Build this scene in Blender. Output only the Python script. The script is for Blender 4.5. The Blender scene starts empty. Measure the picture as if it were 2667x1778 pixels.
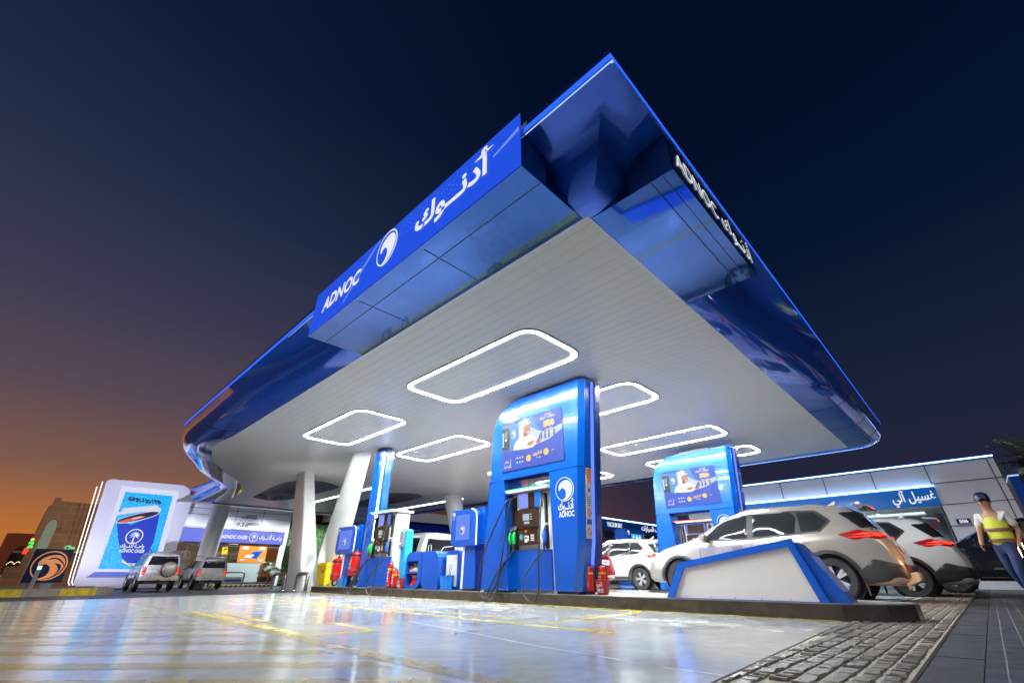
import bpy, bmesh, math, random
from mathutils import Vector, Matrix
from mathutils.bvhtree import BVHTree
from mathutils.geometry import delaunay_2d_cdt
random.seed(7)
SC=bpy.context.scene; COL=SC.collection
R=math.radians
# ---------------------------------------------------------------- camera
cam=bpy.data.cameras.new('camera'); co=bpy.data.objects.new('camera',cam); COL.objects.link(co)
CR=((0.698576,-0.339127,-0.630067),(-0.715534,-0.333008,-0.614098),(-0.00156,0.879829,-0.475288))
cam.sensor_width=36; cam.lens=15.186; cam.clip_end=2000; cam.clip_start=.02
# ---------------------------------------------------------------- world: dusk sky
W=bpy.data.worlds.new('World'); SC.world=W; W.use_nodes=True
nt=W.node_tree; nt.nodes.clear()
def nd(t,**k):
    n=nt.nodes.new(t)
    for a,b in k.items(): setattr(n,a,b)
    return n
tc=nd('ShaderNodeTexCoord'); sep=nd('ShaderNodeSeparateXYZ'); nt.links.new(tc.outputs['Generated'],sep.inputs[0])
def ramp(stops,src):
    r=nd('ShaderNodeValToRGB'); e=r.color_ramp.elements
    while len(e)<len(stops): e.new(.5)
    for i,(p,c) in enumerate(stops): e[i].position=p; e[i].color=(*c,1)
    nt.links.new(src,r.inputs[0]); return r
def dot(v):
    d=nd('ShaderNodeVectorMath',operation='DOT_PRODUCT'); nt.links.new(tc.outputs['Generated'],d.inputs[0]); d.inputs[1].default_value=v; return d.outputs['Value']
away=ramp([(0,(.025,.019,.044)),(.12,(.019,.018,.045)),(.3,(.009,.015,.040)),(.55,(.0012,.0065,.026)),(.8,(.0006,.004,.019))],sep.outputs['Z'])
glow=ramp([(0,(.62,.20,.024)),(.06,(.47,.15,.028)),(.15,(.21,.097,.066)),(.27,(.096,.064,.084)),(.42,(.044,.041,.082)),(.6,(.018,.027,.066)),(.8,(.006,.014,.043))],sep.outputs['Z'])
az=nd('ShaderNodeMath',operation='ADD')
nt.links.new(dot((-.30,.954,0)),az.inputs[0]); az.inputs[1].default_value=0
mr=nd('ShaderNodeMapRange',interpolation_type='SMOOTHSTEP'); mr.inputs['From Min'].default_value=.05; mr.inputs['From Max'].default_value=1.0
nt.links.new(az.outputs[0],mr.inputs['Value'])
mx=nd('ShaderNodeMix',data_type='RGBA'); nt.links.new(mr.outputs[0],mx.inputs[0]); nt.links.new(away.outputs[0],mx.inputs[6]); nt.links.new(glow.outputs[0],mx.inputs[7])
bg=nd('ShaderNodeBackground'); nt.links.new(mx.outputs[2],bg.inputs[0]); bg.inputs[1].default_value=1.0
sky=nd('ShaderNodeTexSky',sky_type='NISHITA',sun_disc=False); sky.sun_elevation=R(-4); sky.sun_rotation=R(-17)
bg2=nd('ShaderNodeBackground'); nt.links.new(sky.outputs[0],bg2.inputs[0]); bg2.inputs[1].default_value=.05
ad=nd('ShaderNodeAddShader'); nt.links.new(bg.outputs[0],ad.inputs[0]); nt.links.new(bg2.outputs[0],ad.inputs[1])
wo=nd('ShaderNodeOutputWorld'); nt.links.new(ad.outputs[0],wo.inputs[0])
SC.view_settings.view_transform='Standard'; SC.view_settings.look='None'; SC.view_settings.exposure=0; SC.view_settings.gamma=1
SC.cycles.max_bounces=8; SC.cycles.diffuse_bounces=4; SC.cycles.glossy_bounces=4; SC.cycles.transmission_bounces=4
SC.cycles.sample_clamp_indirect=6
SC.cycles.use_denoising=True
sl=bpy.data.lights.new('fill_sun','SUN'); sl.energy=.95; sl.angle=R(40); sl.color=(1,.93,.88)  # soft fill added from behind the camera, stands in for city glow
so=bpy.data.objects.new('fill_sun',sl); COL.objects.link(so); so.rotation_euler=Vector((.62,.50,-.60)).to_track_quat('-Z','Y').to_euler()
co.matrix_world=Matrix.Translation((0,0,.42))@Matrix(CR).to_4x4()
SC.camera=co
# ---------------------------------------------------------------- materials
MAT={}
def mat(name,col,rough=.5,metal=0,coat=0,emit=None,es=0,noise=None,bump=None,trans=0,spec=None,alpha=None):
    if name in MAT: return MAT[name]
    m=bpy.data.materials.new(name); m.use_nodes=True; t=m.node_tree; b=t.nodes['Principled BSDF']
    b.inputs['Base Color'].default_value=(*col,1); b.inputs['Roughness'].default_value=rough; b.inputs['Metallic'].default_value=metal
    b.inputs['Coat Weight'].default_value=coat; b.inputs['Coat Roughness'].default_value=.04
    if trans: b.inputs['Transmission Weight'].default_value=trans
    if spec is not None: b.inputs['Specular IOR Level'].default_value=spec
    if alpha is not None: b.inputs['Alpha'].default_value=alpha
    if emit: b.inputs['Emission Color'].default_value=(*emit,1); b.inputs['Emission Strength'].default_value=es
    if noise is None and not emit and not trans: noise=(3,.045)
    if noise:
        c=t.nodes.new('ShaderNodeTexCoord'); n=t.nodes.new('ShaderNodeTexNoise'); n.inputs['Scale'].default_value=noise[0]; n.inputs['Detail'].default_value=5
        t.links.new(c.outputs['Object'],n.inputs['Vector'])
        q=t.nodes.new('ShaderNodeMapRange'); q.inputs['From Min'].default_value=.3; q.inputs['From Max'].default_value=.7; q.inputs['To Min'].default_value=1-noise[1]; q.inputs['To Max'].default_value=1+noise[1]*.6
        t.links.new(n.outputs['Fac'],q.inputs['Value'])
        v=t.nodes.new('ShaderNodeVectorMath'); v.operation='SCALE'; v.inputs[0].default_value=col; t.links.new(q.outputs[0],v.inputs['Scale'])
        t.links.new(v.outputs[0],b.inputs['Base Color'])
        rr=t.nodes.new('ShaderNodeMath'); rr.operation='MULTIPLY'; rr.inputs[1].default_value=rough; t.links.new(q.outputs[0],rr.inputs[0]); t.links.new(rr.outputs[0],b.inputs['Roughness'])
    if bump:
        c=t.nodes.new('ShaderNodeTexCoord'); n=t.nodes.new('ShaderNodeTexNoise'); n.inputs['Scale'].default_value=bump[0]; n.inputs['Detail'].default_value=3
        t.links.new(c.outputs['Object'],n.inputs['Vector'])
        u=t.nodes.new('ShaderNodeBump'); u.inputs['Strength'].default_value=bump[1]; u.inputs['Distance'].default_value=bump[2] if len(bump)>2 else .01
        t.links.new(n.outputs['Fac'],u.inputs['Height']); t.links.new(u.outputs[0],b.inputs['Normal'])
    MAT[name]=m; return m
def em(name,col,s): return mat(name,(0.01,.01,.01),emit=col,es=s,rough=.45,spec=.25)
BLUE=mat('blue gloss paint',(.001,.082,.46),rough=.2,coat=.4)
FASC=mat('deep blue mirror panel',(.004,.11,.78),rough=.07,metal=.45,coat=.8,bump=(.6,.12,.02))
BOXB=mat('blue grey metal panel',(.010,.085,.38),rough=.05,metal=.7,coat=.4)
DBLUE=mat('dark navy paint',(.003,.02,.14),rough=.25,coat=.5)
NAVY=mat('navy plastic',(.004,.012,.06),rough=.45)
WHITE=mat('white panel',(.80,.81,.82),rough=.35,noise=(1,.03))
OFFW=mat('beige white panel',(.70,.66,.63),rough=.45)
COLW=mat('white column paint',(.80,.82,.82),rough=.28,coat=.2,noise=(.5,.03))
ALU=mat('aluminium composite panel',(.72,.74,.80),rough=.38,metal=.1,noise=(.6,.05))
GREY=mat('grey metal',(.30,.31,.33),rough=.35,metal=.6)
STEEL=mat('brushed steel',(.55,.55,.56),rough=.25,metal=1)
CHROME=mat('chrome',(.75,.77,.80),rough=.06,metal=1,bump=(1.2,.2,.02))
BLACK=mat('black plastic',(.012,.012,.013),rough=.4)
RUB=mat('tyre rubber',(.016,.016,.017),rough=.75,bump=(60,.3,.004))
GLS=mat('dark tinted glass',(.012,.014,.017),rough=.05,coat=0,spec=.35,noise=(1,.02))
BROWNG=mat('dark brown display',(.035,.018,.012),rough=.2)
YEL=mat('yellow plastic',(.80,.60,.01),rough=.4)
REDP=mat('red paint',(.62,.012,.010),rough=.2,coat=.5)
ORNG=mat('orange print',(.75,.24,.03),rough=.4)
CYAN=mat('cyan paint',(.02,.36,.66),rough=.3)
LIGHTW=em('white led',(.945,1.0,.98),375)
DIFF=em('ring diffuser',(.95,.98,1.0),2.2)
LINEW=em('white led line',(.85,.92,1.0),22)
LINEK=em('slim white led',(.85,.92,1.0),2.4)
STRIPB=em('blue led edge',(.02,.13,1.0),1.15)
STRIPW=em('pale led line',(.45,.62,1.0),1.2)
FLED=em('ice blue led',(.28,.55,1.0),8)
SIGNB=em('blue led wall',(.015,.10,.95),.80)
SIGNT=em('white led text',(.86,.88,1.0),.95)
SCRL=em('lilac screen',(.26,.33,.92),.95)
WT=em('white letter glow',(.9,.95,1.0),.9)
TAIL=em('lit tail lamp',(1.0,.045,.015),2.2)
TAILD=mat('red lens',(.30,.006,.008),rough=.12,coat=.6)
PLATE=mat('licence plate white',(.72,.74,.76),rough=.35)
ORGL=mat('amber lens',(.7,.16,.02),rough=.15)
# ---------------------------------------------------------------- mesh helpers
def fr(o,u,v): 
    u=Vector(u);v=Vector(v); return (Vector(o),u,v,u.cross(v))
FX=lambda x,y=0,z=0: fr((x,y,z),(0,-1,0),(0,0,1))    # faces -x ; u = -y
FY=lambda y,x=0,z=0: fr((x,y,z),(1,0,0),(0,0,1))     # faces -y ; u = +x
FZ=lambda z,x=0,y=0: fr((x,y,z),(1,0,0),(0,1,0))     # faces +z
def P(f,a,b,c=0): return f[0]+f[1]*a+f[2]*b+f[3]*c
def circ(cx,cy,r,n=32,r2=None,a0=0,a1=360):
    r2=r2 or r; k=n if a1-a0>=360 else n+1
    return [(cx+r*math.cos(R(a0+(a1-a0)*i/n)),cy+r2*math.sin(R(a0+(a1-a0)*i/n))) for i in range(k)]
def rrect(x0,y0,x1,y1,r,n=6):
    rs=r if isinstance(r,(list,tuple)) else [r]*4   # bl br tr tl
    o=[]
    for (cx,cy,s,q) in ((x0,y0,180,rs[0]),(x1,y0,270,rs[1]),(x1,y1,0,rs[2]),(x0,y1,90,rs[3])):
        if q<=0: o.append((cx,cy)); continue
        dx=q if cx==x0 else -q; dy=q if cy==y0 else -q
        o+=[(cx+dx+q*math.cos(R(s+90*i/n)),cy+dy+q*math.sin(R(s+90*i/n))) for i in range(n+1)]
    return o
def inpoly(p,poly):
    x,y=p; c=False; j=len(poly)-1
    for i in range(len(poly)):
        xi,yi=poly[i]; xj,yj=poly[j]
        if (yi>y)!=(yj>y) and x<(xj-xi)*(y-yi)/(yj-yi)+xi: c=not c
        j=i
    return c
def tri(outer,holes=(),grid=0):
    vs=[Vector(p) for p in outer]; es=[(i,(i+1)%len(outer)) for i in range(len(outer))]
    for h in holes:
        b=len(vs); vs+=[Vector(p) for p in h]; es+=[(b+i,b+(i+1)%len(h)) for i in range(len(h))]
    if grid:
        xs=[p[0] for p in outer]; ys=[p[1] for p in outer]
        x=min(xs)+grid*.5
        while x<max(xs):
            y=min(ys)+grid*.5
            while y<max(ys):
                if inpoly((x,y),outer): vs.append(Vector((x,y)))
                y+=grid
            x+=grid
    v,e,f,_,_,_=delaunay_2d_cdt(vs,es,[],0,1e-6)
    out=[]
    for t in f:
        c=(sum(v[i].x for i in t)/3,sum(v[i].y for i in t)/3)
        if inpoly(c,outer) and not any(inpoly(c,h) for h in holes): out.append(t)
    return [tuple(p) for p in v],out
class MB:
    def __init__(s): s.v=[];s.f=[];s.m=[];s.mi=0;s.mats=[]
    def use(s,m):
        if m not in s.mats: s.mats.append(m)
        s.mi=s.mats.index(m); return s
    def add(s,vs,fs):
        b=len(s.v); s.v+=[tuple(v) for v in vs]
        for f in fs: s.f.append([i+b for i in f]); s.m.append(s.mi)
        return s
    def box(s,x0,y0,z0,x1,y1,z1):
        v=[(x,y,z) for z in (z0,z1) for y in (y0,y1) for x in (x0,x1)]
        return s.add(v,[(0,2,3,1),(4,5,7,6),(0,1,5,4),(2,6,7,3),(0,4,6,2),(1,3,7,5)])
    def prism(s,f,poly,c0,c1):
        n=len(poly); v=[P(f,a,b,c0) for a,b in poly]+[P(f,a,b,c1) for a,b in poly]
        F=[(i,(i+1)%n,n+(i+1)%n,n+i) for i in range(n)]
        tv,tt=tri(poly)
        if len(tv)==n:
            F+=[tuple(n+i for i in t) for t in tt]+[tuple(reversed(t)) for t in tt]
        else: F+=[tuple(range(n,2*n)),tuple(reversed(range(n)))]
        return s.add(v,F)
    def flat(s,f,poly,c=0,holes=(),grid=0):
        v,t=tri(poly,holes,grid); return s.add([P(f,a,b,c) for a,b in v],t)
    def ring(s,f,outer,inner,c0,c1):
        v,t=tri(outer,[inner]); s.add([P(f,a,b,c1) for a,b in v],t)
        for L,sg in ((outer,1),(inner,-1)):
            n=len(L); vv=[P(f,a,b,c0) for a,b in L]+[P(f,a,b,c1) for a,b in L]
            s.add(vv,[(i,(i+1)%n,n+(i+1)%n,n+i)[::sg] for i in range(n)])
        return s
    def tube(s,pts,r,n=8,cap=True):
        pts=[Vector(p) for p in pts]; rs=r if isinstance(r,(list,tuple)) else [r]*len(pts)
        rings=[]; up=Vector((0,0,1)); prev=None
        for i,p in enumerate(pts):
            d=(pts[min(i+1,len(pts)-1)]-pts[max(i-1,0)]).normalized()
            if prev is None:
                a=d.cross(up); a=a if a.length>.01 else d.cross(Vector((1,0,0)))
            else: a=prev-d*prev.dot(d)
            a.normalize(); prev=a; b=d.cross(a)
            rings.append([p+(a*math.cos(2*math.pi*k/n)+b*math.sin(2*math.pi*k/n))*rs[i] for k in range(n)])
        v=[q for r_ in rings for q in r_]; F=[]
        for i in range(len(pts)-1):
            for k in range(n): F.append((i*n+k,i*n+(k+1)%n,(i+1)*n+(k+1)%n,(i+1)*n+k))
        if cap: F+=[tuple(reversed(range(n))),tuple(range(len(v)-n,len(v)))]
        return s.add(v,F)
    def lathe(s,prof,o=(0,0,0),axis='z',n=24):
        v=[];F=[];m=len(prof)
        for k in range(n):
            a=2*math.pi*k/n
            for r,h in prof:
                p=(r*math.cos(a),r*math.sin(a),h) if axis=='z' else ((h,r*math.cos(a),r*math.sin(a)) if axis=='x' else (r*math.sin(a),h,r*math.cos(a)))
                v.append((p[0]+o[0],p[1]+o[1],p[2]+o[2]))
        for k in range(n):
            for i in range(m-1): F.append((k*m+i,((k+1)%n)*m+i,((k+1)%n)*m+i+1,k*m+i+1))
        return s.add(v,F)
    def text(s,f,body,a,b,h,c=0,bold=.0,w=None,shear=0,align='l'):
        v,t=text_mesh(body,bold,shear)
        x0=min(p[0] for p in v);x1=max(p[0] for p in v)
        k=h/.7; kx=k if w is None else w/(x1-x0)
        off=a-x0*kx-(0 if align=='l' else (x1-x0)*kx/2 if align=='c' else (x1-x0)*kx)
        return s.add([P(f,p[0]*kx+off,p[1]*k+b,c) for p in v],t)
    def build(s,name,m=None,parent=None,off=None,smooth=False,bevel=0,kind=None):
        me=bpy.data.meshes.new(name)
        if off is None: off=tuple(parent.location) if parent is not None and parent.get('_w') else (0,0,0)
        me.from_pydata([(v[0]-off[0],v[1]-off[1],v[2]-off[2]) for v in s.v],[],s.f)
        for q in (s.mats or [m]): me.materials.append(q)
        if s.mats:
            for p,i in zip(me.polygons,s.m): p.material_index=i
        me.update()
        o=bpy.data.objects.new(name,me); COL.objects.link(o)
        if parent is not None: o.parent=parent
        if bevel:
            bm=bmesh.new(); bm.from_mesh(me); bmesh.ops.remove_doubles(bm,verts=bm.verts,dist=1e-5)
            es=[e for e in bm.edges if len(e.link_faces)==2 and e.calc_face_angle(0)>.5]
            bmesh.ops.bevel(bm,geom=es,offset=bevel,segments=2,affect='EDGES',clamp_overlap=True); bm.to_mesh(me); bm.free()
        if smooth:
            bm=bmesh.new(); bm.from_mesh(me); bmesh.ops.remove_doubles(bm,verts=bm.verts,dist=1e-5); bmesh.ops.recalc_face_normals(bm,faces=bm.faces); bm.to_mesh(me); bm.free()
            me.set_sharp_from_angle(angle=R(38)); 
            for p in me.polygons: p.use_smooth=True
            me.set_sharp_from_angle(angle=R(38))
        if kind: o['kind']=kind
        return o
_tx={}
def text_mesh(body,bold=0,shear=0):
    k=(body,bold,shear)
    if k not in _tx:
        c=bpy.data.curves.new('lettering','FONT'); c.body=body; c.offset=bold; c.shear=shear; c.resolution_u=3
        o=bpy.data.objects.new('lettering',c); COL.objects.link(o); bpy.context.view_layer.update()
        me=bpy.data.meshes.new_from_object(o.evaluated_get(bpy.context.evaluated_depsgraph_get()))
        _tx[k]=([tuple(v.co) for v in me.vertices],[tuple(p.vertices) for p in me.polygons])
        bpy.data.objects.remove(o); bpy.data.curves.remove(c); bpy.data.meshes.remove(me)
    return _tx[k]
AR={'ا':(0xFE8D,2),'أ':(0xFE83,2),'آ':(0xFE81,2),'د':(0xFEA9,2),'و':(0xFEED,2),'ر':(0xFEAD,2),'ة':(0xFE93,2),'ن':(0xFEE5,4),'ك':(0xFED9,4),'ل':(0xFEDD,4),'س':(0xFEB1,4),'ي':(0xFEF1,4),'غ':(0xFECD,4),'ح':(0xFEA1,4),'م':(0xFEE1,4),'ج':(0xFE9D,4),'ع':(0xFEC9,4),'ت':(0xFE95,4),'ظ':(0xFEC5,4),'ف':(0xFED1,4),'ق':(0xFED5,4),'ب':(0xFE8F,4),'ه':(0xFEE9,4),'ش':(0xFEB5,4)}
def ar(s):
    out=[]
    for w in s.split(' '):
        r=[]
        for i,ch in enumerate(w):
            if ch=='ـ': r.append(ch); continue
            if ch not in AR: r.append(ch); continue
            b,n=AR[ch]
            pj=i>0 and (w[i-1]=='ـ' or (w[i-1] in AR and AR[w[i-1]][1]==4))
            nj=n==4 and i<len(w)-1 and (w[i+1]=='ـ' or w[i+1] in AR)
            r.append(chr(b+(3 if pj and nj else 2 if nj else 1 if pj else 0)))
        out.append(''.join(reversed(r)))
    return ' '.join(reversed(out))
ADN=ar('أدنــوك'); OAS=ar('واحــة أدنــوك')
def tag(o,label,cat=None,group=None,kind=None):
    if label: o['label']=label
    if cat: o['category']=cat
    if group: o['group']=group
    if kind: o['kind']=kind
    return o
def thing(name,label,cat,loc=(0,0,0),rz=0,group=None,world=False):
    o=bpy.data.objects.new(name,None); COL.objects.link(o); o.location=loc; o.rotation_euler=(0,0,rz); o.empty_display_size=.2
    tag(o,label,cat,group)
    if world: o['_w']=1
    return o
def dup(root,loc=None,rz=None,label=None,group=None):
    def cp(o,par):
        c=o.copy(); COL.objects.link(c)
        if par is not None: c.parent=par
        for ch in o.children: cp(ch,c)
        return c
    r=cp(root,None)
    if loc is not None: r.location=loc
    if rz is not None: r.rotation_euler=(0,0,rz)
    if label: r['label']=label
    if group: r['group']=group
    return r
def spline(pts,n=6):
    pts=[Vector(p) for p in pts]; o=[]
    for i in range(len(pts)-1):
        a=pts[max(i-1,0)];b=pts[i];c=pts[i+1];d=pts[min(i+2,len(pts)-1)]
        for k in range(n):
            t=k/n; o.append(.5*((2*b)+(c-a)*t+(2*a-5*b+4*c-d)*t*t+(3*b-a-3*c+d)*t**3))
    o.append(pts[-1]); return o
# the falcon emblem: ring + head with feather slits, drawn in a unit circle
def emblem(mb,f,cx,cy,r,mw,mb_,c=0,d=.003,ry=None):
    ry=ry or r
    S=lambda L:[(cx+x*r,cy+y*ry) for x,y in L]
    sm=lambda L,n=3:[tuple(p) for p in spline([(*q,) for q in L+[L[0]]],n)][:-1]
    if mb_: mb.use(mb_).flat(f,S(circ(0,0,1,40)),c)
    mb.use(mw)
    v,t=tri(circ(0,0,1,40),[circ(-.01,0,.92,40)]); mb.add([P(f,cx+a*r,cy+b*ry,c+d) for a,b in v],t)
    head=sm([(-.30,-.86),(.0,-.70),(.12,-.40),(.05,-.10),(-.14,.06),(-.36,.08),(-.56,-.12),(-.66,.08),(-.60,.34),(-.36,.58),(.0,.72),(.38,.70),(.66,.50),(.82,.18),(.80,-.20),(.60,-.56),(.25,-.82),(-.05,-.90)])
    mb.flat(f,S(head),c+d)
    if mb_:
        mb.use(mb_)
        mb.flat(f,S(sm([(-.20,.36),(.0,.44),(.3,.42),(.62,.2),(.83,-.05),(.70,.24),(.35,.50),(.05,.55),(-.14,.48)])),c+2*d)
        mb.flat(f,S(sm([(.20,.16),(.46,-.05),(.56,-.34),(.44,-.66),(.66,-.38),(.68,-.06),(.5,.12)])),c+2*d)
def palmlogo(mb,f,cx,cy,r,mw,c=0):
    mb.use(mw); v,t=tri(circ(0,0,1,36),[circ(0,0,.88,36)]); mb.add([P(f,cx+a*r,cy+b*r,c) for a,b in v],t)
    for k in range(9):
        a=R(-30+k*30); 
        pts=[(0,.12),(.35*math.cos(a)-.07*math.sin(a),.12+.35*math.sin(a)+.07*math.cos(a)+.05),(.66*math.cos(a),.12+.62*math.sin(a)-.05),(.35*math.cos(a)+.07*math.sin(a),.12+.35*math.sin(a)-.07*math.cos(a))]
        mb.flat(f,[(cx+x*r,cy+y*r) for x,y in pts],c)
    mb.flat(f,[(cx-.05*r,cy+.1*r),(cx-.12*r,cy-.86*r),(cx+.08*r,cy-.86*r),(cx+.05*r,cy+.1*r)],c)
# ================================================================ SETTING: ground
def nodes(m): t=m.node_tree; return t,t.nodes,t.links,t.nodes['Principled BSDF']
def floor_mat(name,col,rough,worn=None):
    m=mat(name,col,rough=rough,noise=(1,0)); t,N,L,b=nodes(m)
    for n in list(N):
        if n.type not in ('BSDF_PRINCIPLED','OUTPUT_MATERIAL'): N.remove(n)
    c=N.new('ShaderNodeTexCoord')
    def noise(s,d=4,dist=0):
        n=N.new('ShaderNodeTexNoise'); n.inputs['Scale'].default_value=s; n.inputs['Detail'].default_value=d; n.inputs['Distortion'].default_value=dist; L.new(c.outputs['Object'],n.inputs['Vector']); return n.outputs['Fac']
    def mrg(src,a,b_,lo,hi):
        q=N.new('ShaderNodeMapRange'); q.inputs['From Min'].default_value=a;q.inputs['From Max'].default_value=b_;q.inputs['To Min'].default_value=lo;q.inputs['To Max'].default_value=hi; L.new(src,q.inputs['Value']); return q.outputs[0]
    n1=mrg(noise(.7,6,.4),.3,.7,.78,1.12); n2=mrg(noise(9,6),.35,.65,.93,1.05)
    mu=N.new('ShaderNodeMath'); mu.operation='MULTIPLY'; L.new(n1,mu.inputs[0]); L.new(n2,mu.inputs[1])
    v=N.new('ShaderNodeVectorMath'); v.operation='SCALE'; v.inputs[0].default_value=col; L.new(mu.outputs[0],v.inputs['Scale']); L.new(v.outputs[0],b.inputs['Base Color'])
    L.new(mrg(noise(1.6,5,.6),.3,.7,rough*.75,rough*1.5),b.inputs['Roughness'])
    bu=N.new('ShaderNodeBump'); bu.inputs['Strength'].default_value=.35; bu.inputs['Distance'].default_value=.012
    ad_=N.new('ShaderNodeMath'); ad_.operation='MULTIPLY_ADD'; ad_.inputs[1].default_value=.12; L.new(noise(40,2),ad_.inputs[0]); L.new(noise(2.2,2),ad_.inputs[2])
    L.new(ad_.outputs[0],bu.inputs['Height']); L.new(bu.outputs[0],b.inputs['Normal'])
    if worn is not None:
        L.new(mrg(noise(5,8,.3),.35,.62,1.0,worn),b.inputs['Alpha'])
    return m
EPOXY=floor_mat('grey epoxy floor',(.54,.56,.565),.112)
for m_ in (EPOXY,): m_.node_tree.nodes['Principled BSDF'].inputs['Specular IOR Level'].default_value=.9; m_.node_tree.nodes['Principled BSDF'].inputs['Coat Weight'].default_value=.0; m_.node_tree.nodes['Principled BSDF'].inputs['Coat Roughness'].default_value=.07
YPAINT=floor_mat('worn yellow floor paint',(.64,.53,.24),.14,.38)
YFRESH=floor_mat('yellow floor paint',(.80,.60,.05),.22,.75)
WPAINT=floor_mat('worn white floor paint',(.62,.63,.62),.22,.35)
ASPH=floor_mat('dark asphalt',(.055,.058,.066),.35)
def gz(y): 
    return 0 if y<16 else (-.21*(y-16)/11 if y<27 else -.21)
g=MB()
ys=[-300,-60,-20,0,8,13,14,16,18,20,22,24.5,27,32,40,60,120,400]; xs=[-400,-60,-15,0,10,25,60,400]
v=[(x,y,gz(y)-.03) for y in ys for x in xs]; n=len(xs)
g.add(v,[(j*n+i,j*n+i+1,(j+1)*n+i+1,(j+1)*n+i) for j in range(len(ys)-1) for i in range(n-1)])
g.build('ground',ASPH,kind='structure')
f0=FZ(0)
fl=MB(); fl.prism(f0,[(-14,1.07),(2.3,1.05),(6.1,1.22),(24,1.25),(24,15.2),(6.66,14.53),(4,13.75),(1.6,13.35),(-14,13.2)],-.02,0)
fl.build('forecourt_floor',EPOXY,kind='structure')
# markings, 4 mm up
def mark(name,polys,m,z=.0025):
    q=MB(); f=FZ(z)
    for p in polys: q.flat(f,p)
    return q.build(name,m,kind='structure')
def seg(a,b,w):
    a=Vector(a);b=Vector(b);d=(b-a).normalized();p=Vector((-d.y,d.x))*w/2
    return [tuple(a+p),tuple(a-p),tuple(b-p),tuple(b+p)]
hat=[]
for k in range(20):
    y0=2.0+.62*k   # 45 degree bars, clipped at x=1.58
    for_poly=[(-6,y0+6.4),(-6,y0+6.12),(1.55,y0-1.43),(1.55,y0-1.15)]
    if y0-1.5>1.1 and y0+0<11.2:
        hat.append([(-1.5,y0+1.75),(-1.5,y0+1.5),(1.55,y0-1.48),(1.55,y0-1.23)])
mark('yellow_hatching',hat,YPAINT,.002)
mark('yellow_boundary_line',[seg((1.68,1.2),(1.72,11),.13)],YPAINT,.003)
mark('yellow_box_line',[seg((1.80,4.05),(1.84,7.6),.10),seg((1.85,4.05),(2.42,3.98),.09),seg((2.38,4.03),(2.44,5.0),.07),seg((2.06,7.5),(2.0,5.3),.08)],YFRESH)
arc=[(5.55+.42*math.cos(R(a)),3.75+.42*math.sin(R(a))) for a in range(-90,1,10)]
lp=[seg((4.0,3.33),(5.55,3.33),.09)]+[seg(arc[i],arc[i+1],.09) for i in range(len(arc)-1)]+[seg((5.97,3.75),(5.99,6.5),.07)]
lp+=[seg((3.62,2.35),(3.84,11.2),.10),seg((4.02,3.3),(4.05,6.2),.08),seg((2.9,12.2),(4.2,11.6),.08)]
mark('yellow_lane_line',lp,YFRESH)
mark('yellow_island_edge_line',[seg((6.055,1.25),(6.055,14.3),.10)],YFRESH,.0035)
mark('yellow_far_lane_line',[seg((12.1,1.3),(12.1,3.3),.09),seg((8.3,1.3),(8.3,13.6),.09),seg((13.4,3),(13.4,13.6),.09)],YFRESH)
JL=floor_mat('pale floor joint filler',(.66,.67,.66),.3,.6)
JP=[((3.07,4.5),(2.88,3.47)),((2.88,3.47),(2.64,2.34)),((2.64,2.34),(2.60,1.89)),((2.60,1.89),(2.52,1.45)),((2.52,1.45),(2.53,1.07)),((9,1.3),(9,13))]
mark('floor_joint',[seg((x_,y_),(x2_,y2_),.014) for (x_,y_),(x2_,y2_) in JP],JL,.0015)
SPK=mat('floor grime speck',(.05,.05,.05),rough=.7); rr=random.Random(11)
mark('floor_specks',[circ(rr.uniform(.8,6),rr.uniform(1.3,8),rr.uniform(.003,.009),6) for i in range(70)],SPK,.004)
mark('white_arrow',[[(4.8,3.25),(4.3,2.04),(4.78,2.3),(4.62,1.25),(5.05,1.25),(5.1,2.2),(5.3,2.3)]],WPAINT)
mark('white_pad',[[(4.62,6.0),(5.73,6.6),(5.9,5.5),(4.77,4.85)]],WPAINT)
# thin tarmac seam at the far floor edge
# cobbles
STONE=mat('granite cobble',(.17,.145,.125),rough=.52,noise=(14,.45),bump=(38,.8,.01))
MORT=mat('sandy joint mortar',(.42,.39,.33),rough=.9,noise=(30,.3),bump=(80,.6,.01))
q=MB(); q.prism(f0,[(-10,.40),(24,.45),(24,1.25),(6.1,1.21),(2.3,1.04),(-10,1.06)],-.025,-.004); q.build('cobble_joint_bed',MORT,kind='structure')
q=MB()
def ymx(x): return 1.03 if x<2.3 else (1.03+(x-2.3)/3.8*.17 if x<6.1 else 1.215)
row=0
while .43+row*.094<1.22:
    y0r=.43+row*.094; x=-1.2+random.uniform(0,.05)
    while x<17:
        w=random.uniform(.075,.135); c_=y0r+random.uniform(.006,.012); d_=y0r+.086-random.uniform(.002,.008)
        a=x+.008; b=x+w-.009
        if d_>ymx(x) and c_<ymx(x)-.03: d_=ymx(x)-.004
        if d_<ymx(x)+.004 and random.random()>.004:
            j=lambda s_=.0045:random.uniform(-s_,s_); h=random.uniform(.001,.008); ti=random.uniform(-.004,.004); cx_,cy_=(a+b)/2,(c_+d_)/2
            B=[(a+j(),c_+j(),-.02),(b+j(),c_+j(),-.02),(b+j(),d_+j(),-.02),(a+j(),d_+j(),-.02)]
            M_=[(px,py,h-.007+ti*(1 if px>cx_ else -1)) for px,py,_ in B]
            T=[(px+(cx_-px)*.17+j(.002),py+(cy_-py)*.17+j(.002),h+ti*(1 if px>cx_ else -1)+j(.0015)) for px,py,_ in B]
            q.add(B+M_+T,[(i,(i+1)%4,4+(i+1)%4,4+i) for i in range(4)]+[(4+i,4+(i+1)%4,8+(i+1)%4,8+i) for i in range(4)]+[(8,9,10,11)])
        x+=w
    row+=1
q.build('cobble_strip',STONE,kind='structure')
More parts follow.
